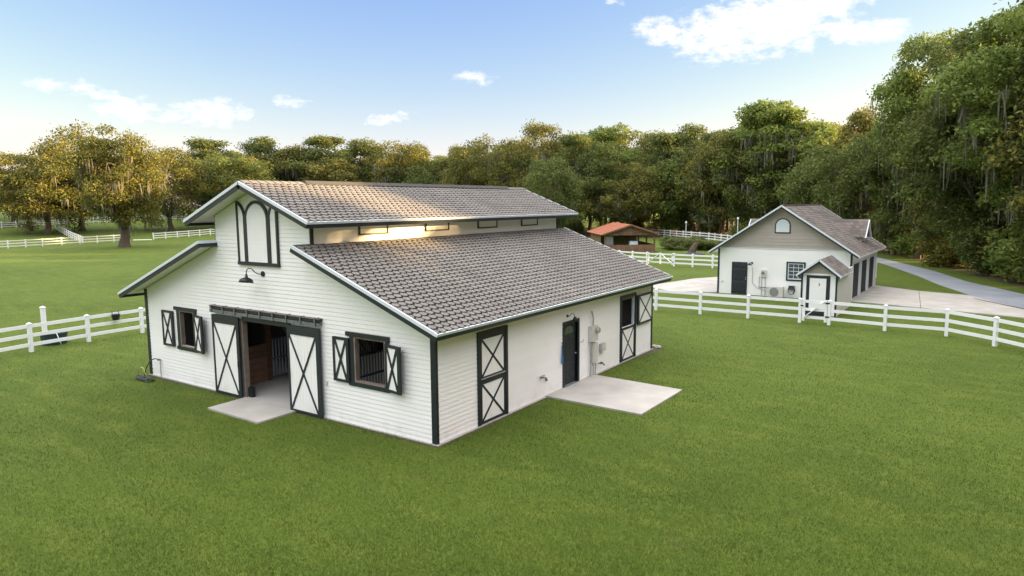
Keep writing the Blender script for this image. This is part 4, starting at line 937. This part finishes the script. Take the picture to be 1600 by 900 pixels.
# ------------------------------------------------------------------ TREES
def unit(v): return v/np.maximum(1e-9, np.linalg.norm(v, axis=1, keepdims=True))
def leaf_quads(c, nrm, size, asp=.55, rng=RNG):
    n = len(c); r = unit(rng.normal(size=(n, 3))); a = unit(np.cross(nrm, r)); b_ = np.cross(nrm, a); s = size*rng.uniform(.6, 1.3, (n, 1))
    v = np.stack([c-a*s, c-b_*s*asp, c+a*s, c+b_*s*asp], 1).reshape(-1, 3); return v, np.arange(4*n).reshape(-1, 4)
def tree_template(seed, H, CW, cbase, nclump, nleaf, lsize, lm, style='oak', moss=0, flat=.6, trunk_r=.35, lean=0.):
    """returns meshes trunk, crown, moss; H height, CW crown width, cbase crown base height fraction"""
    rng = np.random.default_rng(seed); z0, z1 = H*cbase, H; cz = (z0+z1)/2; rz = (z1-z0)/2; rx = CW/2
    # lobes
    nl = rng.integers(6, 9); ld = unit(rng.normal(size=(nl, 3)) + np.array([0, 0, .2])); lr = rng.uniform(.1, .48, nl)
    d = unit(rng.normal(size=(nclump, 3))+np.array([0, 0, .12])); rad = rng.uniform(.35, .86, nclump)**.7
    k = np.clip(d@ld.T-.5, 0, 1)*2; rad = rad*(0.82+(k*lr).sum(1)); 
    C = np.stack([d[:, 0]*rx*rad, d[:, 1]*rx*rad, cz+d[:, 2]*rz*rad], 1)
    if style == 'tall': C[:, :2] *= (1-.35*np.clip((C[:, 2:3]-cz)/rz, -1, 1))
    C[:, 0] += lean*(C[:, 2]-z0)
    C[:, 2] = np.minimum(C[:, 2], H*.97)
    cr = rng.uniform(.55, 1.25, nclump)*(.115*CW+.25)
    # leaves
    per = rng.multinomial(nleaf, (cr**2)/(cr**2).sum()); idx = np.repeat(np.arange(nclump), per); n = len(idx)
    dd = unit(rng.normal(size=(n, 3))+np.array([0, 0, .25])); rr = rng.uniform(.35, 1., (n, 1))**.5*(1+.24*rng.normal(size=(n, 1)))
    off = dd*rr*cr[idx][:, None]; off[:, 2] *= flat
    if style == 'feather':      # drooping sprays
        off[:, 2] -= .35*np.abs(off[:, 0])+.2*np.abs(off[:, 1])
    pos = C[idx]+off
    nr = unit(dd*.5+rng.normal(size=(n, 3))*.6+np.array([0, 0, .5]))
    v, q = leaf_quads(pos, nr, lsize, .5, rng); crown = npmesh('crown', v, quads=q, m=lm)
    # trunk and limbs
    b = MB(); fz = max(z0*.75, H*.16); p0 = Vector((0, 0, -.3)); tp = Vector((lean*0.3+rng.uniform(-.3, .3), rng.uniform(-.3, .3), fz))
    b.tube([p0, Vector((0, 0, .25)), Vector((0.05, 0, .8)), p0.lerp(tp, .6)+Vector((.1, .05, 0)), tp], [trunk_r*1.7, trunk_r*1.2, trunk_r, trunk_r*.9, trunk_r*.8], 9)
    nm = 7; ord_ = rng.permutation(nclump)[:nm*5]; majors = C[ord_[:nm]]
    for i in range(nm):
        e = Vector(majors[i])*.8; e.z = fz+(majors[i][2]-fz)*.8; mid = tp.lerp(e, .5)+Vector((rng.uniform(-.4, .4), rng.uniform(-.4, .4), rng.uniform(.1, .8)))
        b.tube([tp-Vector((0, 0, .3)), tp.lerp(mid, .5)+Vector((0, 0, .2)), mid, e], [trunk_r*.55, trunk_r*.42, trunk_r*.3, trunk_r*.12], 6)
        for j in range(5):
            c = Vector(C[ord_[(nm+i*4+j) % len(ord_)]]); 
            if (c-e).length > CW*.6: c = e.lerp(c, .5)
            s_ = mid if j < 2 else e; b.tube([s_, s_.lerp(c, .5)+Vector((0, 0, .2)), c], [trunk_r*.18, trunk_r*.1, trunk_r*.04], 4, False)
    trunk = b.mesh('trunk', BARK, True)
    ms = None
    if moss:
        sel = rng.integers(0, nclump, moss*2); sel = sel[C[sel, 2] < cz+.5*rz][:moss]; V = []; Q = []
        for c in sel:
            base = C[c]+rng.normal(size=3)*cr[c]*.45; base[2] = C[c][2]-cr[c]*.25
            for j in range(rng.integers(5, 11)):
                p = base+rng.normal(size=3)*np.array([.3, .3, .15]); ln = rng.uniform(.7, 2.4); a = rng.uniform(0, math.pi); wd = rng.uniform(.03, .075); u = np.array([math.cos(a), math.sin(a), 0])*wd
                k0 = len(V); sway = rng.normal(size=3)*.08; sway[2] = 0
                V += [p-u, p+u, p+u*1.2+sway-np.array([0, 0, ln*.5]), p-u*1.2+sway-np.array([0, 0, ln*.5]), p+u*.3+sway*2-np.array([0, 0, ln]), p-u*.3+sway*2-np.array([0, 0, ln])]
                Q += [(k0, k0+1, k0+2, k0+3), (k0+3, k0+2, k0+4, k0+5)]
        ms = npmesh('moss', np.array(V), quads=Q, m=MOSS)
    return dict(trunk=trunk, crown=crown, moss=ms, H=H, W=CW)
def scale_swap(m_, lm):      # same crown mesh, other leaf colour
    c = m_['crown'].copy(); c.materials[0] = lm; d = dict(m_); d['crown'] = c; return d
TP = {}
TP['A'] = [tree_template(s, 17, 16, .17, 95, 20000, .22, LF_OAK, 'oak', 65, .55, .5) for s in (1, 2, 3)]
TP['B'] = [tree_template(s, 18, 12, .24, 85, 17000, .23, LF_DK, 'tall', 70, .6, .35) for s in (4, 5)]+[tree_template(6, 18, 12, .24, 85, 17000, .23, LF_OAK, 'tall', 90, .6, .35)]
TP['R'] = [tree_template(s, 13, 11, .06, 60, 14000, .2, LF_DK, 'oak', 12, .8, .22) for s in (7, 8)]
TP['R'].append(scale_swap(TP['R'][0], LF_LT)); TP['G'] = [scale_swap(TP['R'][1], LF_GD)]
TP['T'] = [tree_template(s, 20, 12, .2, 80, 17000, .24, LF_LT, 'tall', 170, .55, .35) for s in (9, 10)]
TP['N'] = [tree_template(s, 20, 11, .12, 120, 42000, .17, m_, 'feather', 45, .5, .3) for s, m_ in ((12, LF_DK), (13, LF_LT), (14, LF_OAK))]
TP['M'] = [tree_template(21, 16.5, 13, .19, 80, 34000, .17, LF_OAK, 'oak', 70, .6, .75)]
CNT = {}
def plant(kind, x, y, z, h, w, label, name='oak_tree', group=None, ti=None, cat='tree'):
    k = CNT.get(kind, 0); CNT[kind] = k+1; t = TP[kind][ti if ti is not None else k % len(TP[kind])]
    g = thing(name, label, cat, (x, y, z-.05), random.uniform(0, 6.28), group)
    g.scale = (w/t['W'], w/t['W'], h/t['H'])
    link('trunk', t['trunk'], g); link('crown', t['crown'], g)
    if t['moss']: link('moss', t['moss'], g)['kind'] = 'stuff'
    return g
def scr(x, y, z):
    d = Vector((x, y, z))-Vector(CAM); w = d.dot(fw)
    return (800+1071.15*d.dot(r2)/w, 450-1071.15*d.dot(u2)/w) if w > 1 else (-999, -999)
MARKS = [(15, 'the left edge of the meadow'), (70, 'the start of the diagonal meadow fence'), (125, 'the tallest left meadow oak'), (195, 'the big lone oak'), (262, 'the gap between lone oak and barn'), (318, 'the left rake of the barn roof'), (372, "the barn's gable peak"), (425, 'the front quarter of the barn ridge'),
         (482, 'the first clerestory panel'), (545, 'the sunlit patch on the barn roof'), (610, 'the middle of the barn ridge'), (665, 'the second clerestory panel'), (715, 'the dip in the skyline'), (765, 'the third clerestory panel'), (818, 'the far end of the barn ridge'), (870, 'the fourth clerestory panel'), (915, "the barn's lower rear roof corner"), (960, 'the left slope of the orange roof'), (1000, 'the orange roofed gable'), (1050, 'the double brace gate'),
         (1090, 'the leaning stump'), (1130, "the garage's left eave"), (1170, "the garage's left roof slope"), (1223, 'the garage peak'), (1275, "the garage's rear ridge end"), (1310, 'the roof dormer'), (1350, "the dormer's front"), (1385, 'the start of the grey road'), (1430, 'the narrow part of the road'), (1480, 'the bend of the road'), (1535, 'the wide part of the road'), (1585, 'the right edge of the lawn fence')]
USED = {}
ORD = ['', 'second ', 'third ', 'fourth ', 'fifth ', 'sixth ', 'seventh ']
def place_label(kind, x, y, z, rel):
    u, v = scr(x, y, z); 
    if not -40 < u < 1640: return None
    mk = min(MARKS, key=lambda q: abs(q[0]-u))[1]; k = USED.get((kind, mk), 0); USED[(kind, mk)] = k+1
    return '%s%s %s %s' % (ORD[k], kind, rel, mk)
FRONT = [
('A', -153.8, 47.1, 2.2, 10.9, 15.5, 'low oak at the left edge of the picture behind the far meadow'),
('A', -130.1, 43.9, .9, 14.5, 17.0, 'moss hung oak at the far end of the diagonal meadow fence'),
('A', -138.8, 44.5, 1.3, 13.3, 13.4, 'dark oak with a stout trunk left of the diagonal fence'),
('A', -134.5, 51.7, 1.3, 19.1, 17.8, 'tallest moss hung oak of the left meadow, just left of the lone oak'),
('M', -91.8, 38.4, 0, 16.0, 12.4, 'big lone live oak with forked trunk in front of the left meadow fence'),
('A', -123.1, 63.2, 1.0, 16.6, 15.8, 'moss hung oak between the lone oak and the barn gable'),
('B', -140.1, 84.4, 2.4, 17.5, 15.0, 'tall tree just left of the barn\'s peak, sunlit at its top'),
('R', -119.5, 75.2, 1.2, 13.1, 16.1, 'low rounded dark tree directly behind the barn\'s gable peak'),
('B', -134.5, 92.7, 2.4, 18.3, 11.7, 'tall tree behind the front end of the barn\'s ridge'),
('B', -129.4, 97.3, 2.4, 17.2, 13.3, 'second tall tree from the gable peak behind the barn ridge'),
('B', -121.5, 101.5, 2.2, 18.7, 14.6, 'tallest crown above the first third of the barn ridge'),
('G', -110.9, 95.7, 1.5, 13.4, 13.7, 'low yellow green tree glowing above the barn ridge'),
('B', -112.6, 106.0, 2.0, 17.6, 12.8, 'tall tree right of the yellow green one above the barn ridge'),
('A', -100.2, 108.0, 1.6, 16.6, 15.3, 'broad oak above the middle of the barn ridge'),
('R', -93.5, 105.3, 1.1, 12.9, 11.7, 'low rounded tree above the middle of the barn ridge'),
('B', -89.8, 109.5, 1.0, 15.2, 10.3, 'short tree in the dip of the skyline above the ridge'),
('A', -75.2, 100.3, .2, 17.6, 11.9, 'broad oak rising just right of the skyline dip'),
('A', -63.4, 96.5, 0, 18.3, 11.1, 'oak above the far end of the barn ridge'),
('R', -45.2, 80.2, 0, 12.5, 9.1, 'rounded dark tree standing forward, just right of the barn ridge end'),
('A', -64.3, 108.7, 0, 20.1, 12.0, 'high oak crown behind the rounded dark tree'),
('B', -51.7, 101.9, 0, 17.0, 9.7, 'dark tree behind the left side of the orange roofed shed'),
('R', -45.5, 98.0, 0, 14.8, 9.2, 'dark drooping tree left of the orange roofed shed'),
('T', -55.5, 120.2, 0, 20.4, 11.1, 'high sunlit crown over the orange roofed shed'),
('A', -46.1, 117.2, 0, 18.9, 11.9, 'oak crown above the right side of the orange roofed shed'),
('R', -36.0, 103.4, 0, 12.4, 11.2, 'pale grey green tree behind the paddock right of the orange roofed shed'),
('B', -38.6, 120.4, 0, 19.1, 10.6, 'tall tree behind the pale grey green one'),
('A', -24.3, 99.2, 0, 17.0, 10.9, 'mossy oak above the left eave of the garage'),
('T', -18.2, 97.6, 0, 20.3, 11.7, 'tallest moss draped tree behind the garage, left of its peak'),
('T', -12.7, 96.3, 0, 19.7, 11.4, 'moss draped tall tree right behind the garage peak'),
('R', -18.5, 96.5, 0, 12.3, 9.4, 'low dense tree directly behind the garage gable'),
('R', -6.0, 85.6, 0, 12.6, 9.3, 'low dense tree behind the garage ridge'),
('B', -3.2, 87.1, 0, 17.4, 6.5, 'slim tall tree with open top in the sky gap right of the garage'),
('R', -.5, 77.6, 0, 12.6, 9.3, 'dark dense tree behind the garage dormer'),
('N', 3.0, 72.4, 0, 16.9, 7.9, 'dark tree where the road vanishes behind the garage'),
('N', 5.6, 67.6, 0, 21.0, 8.4, 'tall tree with ragged open crown at the left of the right hand wood'),
('N', 8.8, 60.2, 0, 18.0, 8.7, 'fine leaved tree over the far verge of the road'),
('N', 12.0, 54.5, 0, 18.5, 9.2, 'fine leaved tree over the road, second from the right edge'),
('N', 14.2, 49.2, 0, 19.3, 9.6, 'large bright tree at the right edge of the picture'),
('N', 16.6, 44.4, 0, 19.6, 10.1, 'large tree half cut by the right edge of the picture'),
('N', 13.8, 57.5, 0, 22.6, 10.2, 'highest tree at the right, leafy twigs reaching out against the sky'),
('N', 19.6, 39.2, 0, 18.9, 10.6, 'tree beside the road just past the right edge of the picture'),
]
SPECIES = {'A': 'oak_tree', 'M': 'live_oak', 'B': 'oak_tree', 'R': 'round_tree', 'G': 'round_tree', 'T': 'oak_tree', 'X': 'oak_tree', 'N': 'broadleaf_tree'}
TI = {i: i % 2 for i in range(50) if i in (7, 14, 18, 21, 29, 30, 32)}; TI[24] = 2
for i, (k, x, y, z, h, w, lab) in enumerate(FRONT): plant(k, x, y, z, h*(1.06 if k not in 'NX' else 1.03), w*(1.0 if i < 6 else 1.14), lab, SPECIES[k], ti=TI.get(i))
# rear ranks of the wood
rr = random.Random(77)
rear = [(-165, 60, 14), (-160, 75, 15), (-158, 92, 16), (-150, 104, 17), (-143, 112, 17), (-130, 112, 17), (-120, 120, 18), (-108, 122, 18), (-97, 124, 17), (-86, 124, 16.5), (-78, 116, 18), (-70, 122, 20), (-60, 132, 21),
        (-50, 134, 21), (-42, 132, 20), (-34, 128, 20), (-30, 112, 18.5), (-24, 118, 20), (-14, 112, 20), (-8, 104, 18), (-36, 108, 17), (-46, 104, 16), (-56, 108, 17.5), (-28, 104, 16), (-9, 94, 14), (-2, 96, 14), (2, 84, 14), (6, 78, 17), (9, 72, 20),
        (12, 66, 18), (17.5, 62, 17.5), (20, 56, 17), (23, 50, 16), (26, 45, 16), (-172, 48, 14), (-168, 36, 13), (-136, 99, 15.5), (-126, 104, 16), (-117, 110, 16), (-105, 112, 16), (-92, 116, 16), (-84, 113, 15.5), (-72, 112, 18.5), (-150, 96, 16.5), (-144, 90, 16), (-128, 84, 15), (-58, 118, 20), (-30, 122, 19.5), (-20, 112, 19), (-70, 104, 15), (-82, 108, 14), (-20, 106, 16), (-40, 98, 13), (-50, 92, 12)]
for x, y, h in rear:
    k = rr.choice(['A', 'B', 'B', 'T']) if x < 4 else rr.choice(['N', 'N', 'B'])
    lb = place_label('half hidden tree', x, y, 10, 'inside the wood beyond') or 'tree deep in the wood, outside the picture'
    plant(k, x, y, terr(x, y), h*rr.uniform(.95, 1.05), rr.uniform(10, 13), lb, SPECIES[k], 'trees deep in the wood')
for i, (x, y, h, w) in enumerate(((-185, 70, 13, 20), (-190, 90, 13, 20), (-184, 110, 14, 20), (-170, 125, 15, 20), (-150, 135, 15, 20), (-128, 140, 16, 20), (-105, 143, 16, 20), (-85, 145, 17, 20), (-62, 150, 18, 20), (-40, 150, 18, 18), (-20, 140, 18, 18), (-2, 125, 18, 18), (12, 110, 18, 18), (22, 92, 18, 16))):
    plant('R', x, y, terr(x, y), h, w, place_label('far broad tree', x, y, 10, 'at the very back beyond') or 'far tree outside the picture', 'round_tree', 'far trees at the back of the wood')
# unseen wood right of the lawn that shades it (corridor left open where the evening sun comes through)
off = []
for row in range(6):
    y = -52+row*1.5
    while y < 62:
        edge_x = 46-ss((y-2)/28.)*22-max(0, y-34)*.35
        off.append((edge_x+row*8+rr.uniform(-2, 2), y, (22.0 if y < 40 else 17)+rr.uniform(-2.2, 2.2))); y += rr.uniform(6, 8)
SX, SY = math.sin(SUN_AZ), math.cos(SUN_AZ)
for x, y, h in off:
    if abs((x+4.3)*SY-(y-3.4)*SX) < 6.6: continue
    k = rr.choice(['A', 'B', 'R'])
    plant(k, x, y, 0, h, rr.uniform(11, 13.5), 'tree of the wood along the right side of the lawn, beyond the picture', SPECIES[k], 'trees beyond the right edge of the picture')
for t in (40, 48, 56, 64, 72, 80):
    low = 5.0+t*math.tan(SUN_EL)  # lower trees added; heights follow the sun ray to trim the barn's light
    for dy in (-5.2, 0, 5.2): plant('R', -4.3+SX*t-SY*dy, 3.4+SY*t+SX*dy, 0, low*(.97 if dy == 0 else 1.25), 7.5, 'unseen lower tree added in the sun corridor to trim the light on the barn', 'round_tree', 'unseen lower trees trimming the evening light')
# understorey shrubs along the wood edge
SHR = [tree_template(s, 3.0, 4.2, .02, 26, 5200, .12, m_, 'oak', 0, .8, .06) for s, m_ in ((41, LF_DK), (42, LF_LT), (43, LF_OAK))]
TP['S'] = SHR
edge = [(21.5, 36), (19, 38.5), (17.2, 41.5), (15.5, 44.2), (13.8, 47), (12.6, 50), (11.6, 53), (10.6, 56), (9.2, 60), (7.6, 64), (6, 68), (4.0, 73), (1.0, 79), (-2.5, 84), (-7, 89), (-13, 93), (-19.5, 96.5), (-26, 101), (-32, 105.5), (-39, 111), (-47, 119), (-50, 96), (-53, 93), (-57, 100), (-62, 104)]
for i, (x, y) in enumerate(edge):
    plant('S', x+rr.uniform(-.5, .5), y+rr.uniform(-.5, .5), 0, rr.uniform(2.6, 4.6), rr.uniform(4, 6), place_label('leafy undergrowth shrub', x, y, 1, 'at the wood edge beyond') or 'leafy shrub at the wood edge outside the picture', 'shrub', 'shrubs along the edge of the wood', cat='shrub')
for i, (x, y, h) in enumerate(((-20.0, 69.0, 1.25), (-18.4, 69.6, 1.2), (-16.9, 70.4, 1.1), (-21.6, 71.5, 1.4), (-18.8, 72.5, 1.4), (-16.0, 72.5, .95))):
    plant('S', x, y, 0, h, 3.2, ['low dark bush touching the orange roofed shed\'s right post', 'middle bush in the front row of the paddock thicket', 'rightmost bush in the front row of the paddock thicket', 'tallest bush of the back row behind the orange roofed shed', 'middle bush in the back row of the paddock thicket', 'smallest bush at the right end of the paddock thicket'][i], 'bush', 'bushes right of the run-in shed', ti=0, cat='bush')
# palms
def palm(x, y, h, label):
    g = thing('palm_tree', label, 'palm', (x, y, 0))
    MB().tube([(0, 0, -.2), (.1, 0, h*.5), (0, .1, h)], [.2, .15, .16], 8).build('trunk', BARK, g, True)
    rng = np.random.default_rng(int(h*100)); V = []; Q = []
    for i in range(34):
        a = rng.uniform(0, 6.28); e = rng.uniform(-1.0, 1.1); d = np.array([math.cos(a)*math.cos(e), math.sin(a)*math.cos(e), math.sin(e)]); st = np.array([0, .1, h]); c = st+d*.9
        s_ = unit(np.cross(d, [0, 0, 1])[None])[0]; 
        for k in range(14):
            t = (k/13-.5)*2.6; tip = c+(d*math.cos(t)+s_*math.sin(t))*.95-np.array([0, 0, .35*abs(math.sin(t))+.12]); w_ = np.cross(tip-c, [0, 0, 1]); w_ = w_/np.linalg.norm(w_)*.035; k0 = len(V)
            V += [c-w_*.4, c+w_*.4, (c+tip)/2+w_, (c+tip)/2-w_, tip+w_*.1, tip-w_*.1]; Q += [(k0, k0+1, k0+2, k0+3), (k0+3, k0+2, k0+4, k0+5)]
    link('fronds', npmesh('fronds', np.array(V), quads=Q, m=PALM), g)
palm(-24.8, 95.0, 3.4, 'cabbage palm at the edge of the wood left of the garage roof'); palm(-27.5, 98.0, 4.4, 'taller cabbage palm beside the first one by the paddock fence'); palm(-8.0, 88.5, 8.5, 'tall palm among the trees above the garage ridge')
# dead snag and odds
g = thing('tree_stump', 'broken brown tree stump leaning in the far paddock behind the cross fence', 'stump', (-16.0, 63.4, 0))
MB().tube([(-.3, 0, -.1), (-.1, 0, .5), (.1, .1, .95), (.28, .1, 1.35)], [.5, .38, .28, .1], 9).build('trunk', BARK, g)
MB().tube([(.1, 0, .6), (.35, .1, 1.1), (.6, .1, 1.3)], [.2, .12, .04], 7).build('broken_limb', BARK, g)
g = thing('fire_ring', 'low dark fire pit ring on the grass by the broken stump', 'fire pit', (-15.4, 61.8, 0)); b = MB()
for i in range(14):
    a = 2*math.pi*i/14; b = MB(); b.box(-.17, -.1, 0, .17, .1, .22); o = b.build('block', GREYM, g, loc=(1.0*math.cos(a), 1.0*math.sin(a), 0)); o.rotation_euler.z = a+math.pi/2
for x, y, h, lab in ((-26.5, 89.6, 2.6, 'slim white lamp post by the paddock fence right of the orange roofed shed'), (-16.8, 83.0, 3.4, 'slim lamp post just left of the garage roof'), (-147, 60.6, 4.2, 'slim white pole at the farthest meadow fence left of the lone oak')):
    g = thing('lamp_post', lab, 'lamp post', (x, y, terr(x, y))); MB().tube([(0, 0, -.1), (0, 0, h)], .05, 8).build('pole', VINYL, g); MB().tube([(0, 0, h), (0, 0, h+.1), (0, 0, h+.35)], [.08, .16, .12], 10).build('lantern', VINYL, g)
g = thing('hitching_rail', 'brown wooden hitching rail in the far left meadow beside the barn eave', 'hitching rail', (-126, 68.5, terr(-126, 68.5)), R(60))
for x in (0, 1.3, 2.6): MB().box(x-.06, -.06, -.1, x+.06, .06, 1.1).build('post', SHEDW, g)
MB().box(-.2, -.03, 1.0, 2.8, .03, 1.1).build('rail', SHEDW, g)

# ------------------------------------------------------------------ grass blades
def grass(n=520000):
    rng = np.random.default_rng(5); cx, cy = CAM[0], CAM[1]
    u = rng.uniform(1/75., 1/8.5, n); r = 1/u; th = YAW+rng.uniform(-R(44), R(44), n)
    x = cx+r*np.sin(th); y = cy+r*np.cos(th)
    ok = ~((x > -13.12) & (x < .10) & (y > -.08) & (y < L+.12)) & ~((x > -7.56) & (x < -5.09) & (y > -1.38) & (y < 0)) & ~((x > 0) & (x < 3.24) & (y > 4.88+(0.0*x)) & (y < 8.05-.06*x))
    ok &= ~((x > -8.6) & (y > 30.3) & (x < 5.0) & (y < 41.5)) & ~((x > 4.6) & (y > 29.3+(12.7-x)*.24)) & ~((x > 12) & (y > 31-(x-12)*1.6))& ~((x > 3.1) & (x < 4.9) & (y > 25) & (y < 31))
    x, y, r = x[ok], y[ok], r[ok]; n = len(x); z = np.zeros(n)
    sc = np.clip(r/15., .8, 3.2)
    h = rng.uniform(.026, .056, n)*np.clip(1.5-r/45., .45, 1.15); w = rng.uniform(.0035, .006, n)*sc; a = rng.uniform(0, 6.283, n); ln = rng.uniform(.2, 1.1, n)*h; b_ = rng.uniform(0, 6.283, n)
    dx, dy = np.cos(a)*w, np.sin(a)*w
    v = np.stack([np.stack([x-dx, y-dy, z], 1), np.stack([x+dx, y+dy, z], 1), np.stack([x+np.cos(b_)*ln, y+np.sin(b_)*ln, h], 1)], 1).reshape(-1, 3)
    o = link('grass', npmesh('grass', v, tris=np.arange(3*n).reshape(-1, 3), m=GRASSB)); o['kind'] = 'stuff'
    tag(o, 'short mown green grass blades covering the lawn around the barn', 'grass')
grass()
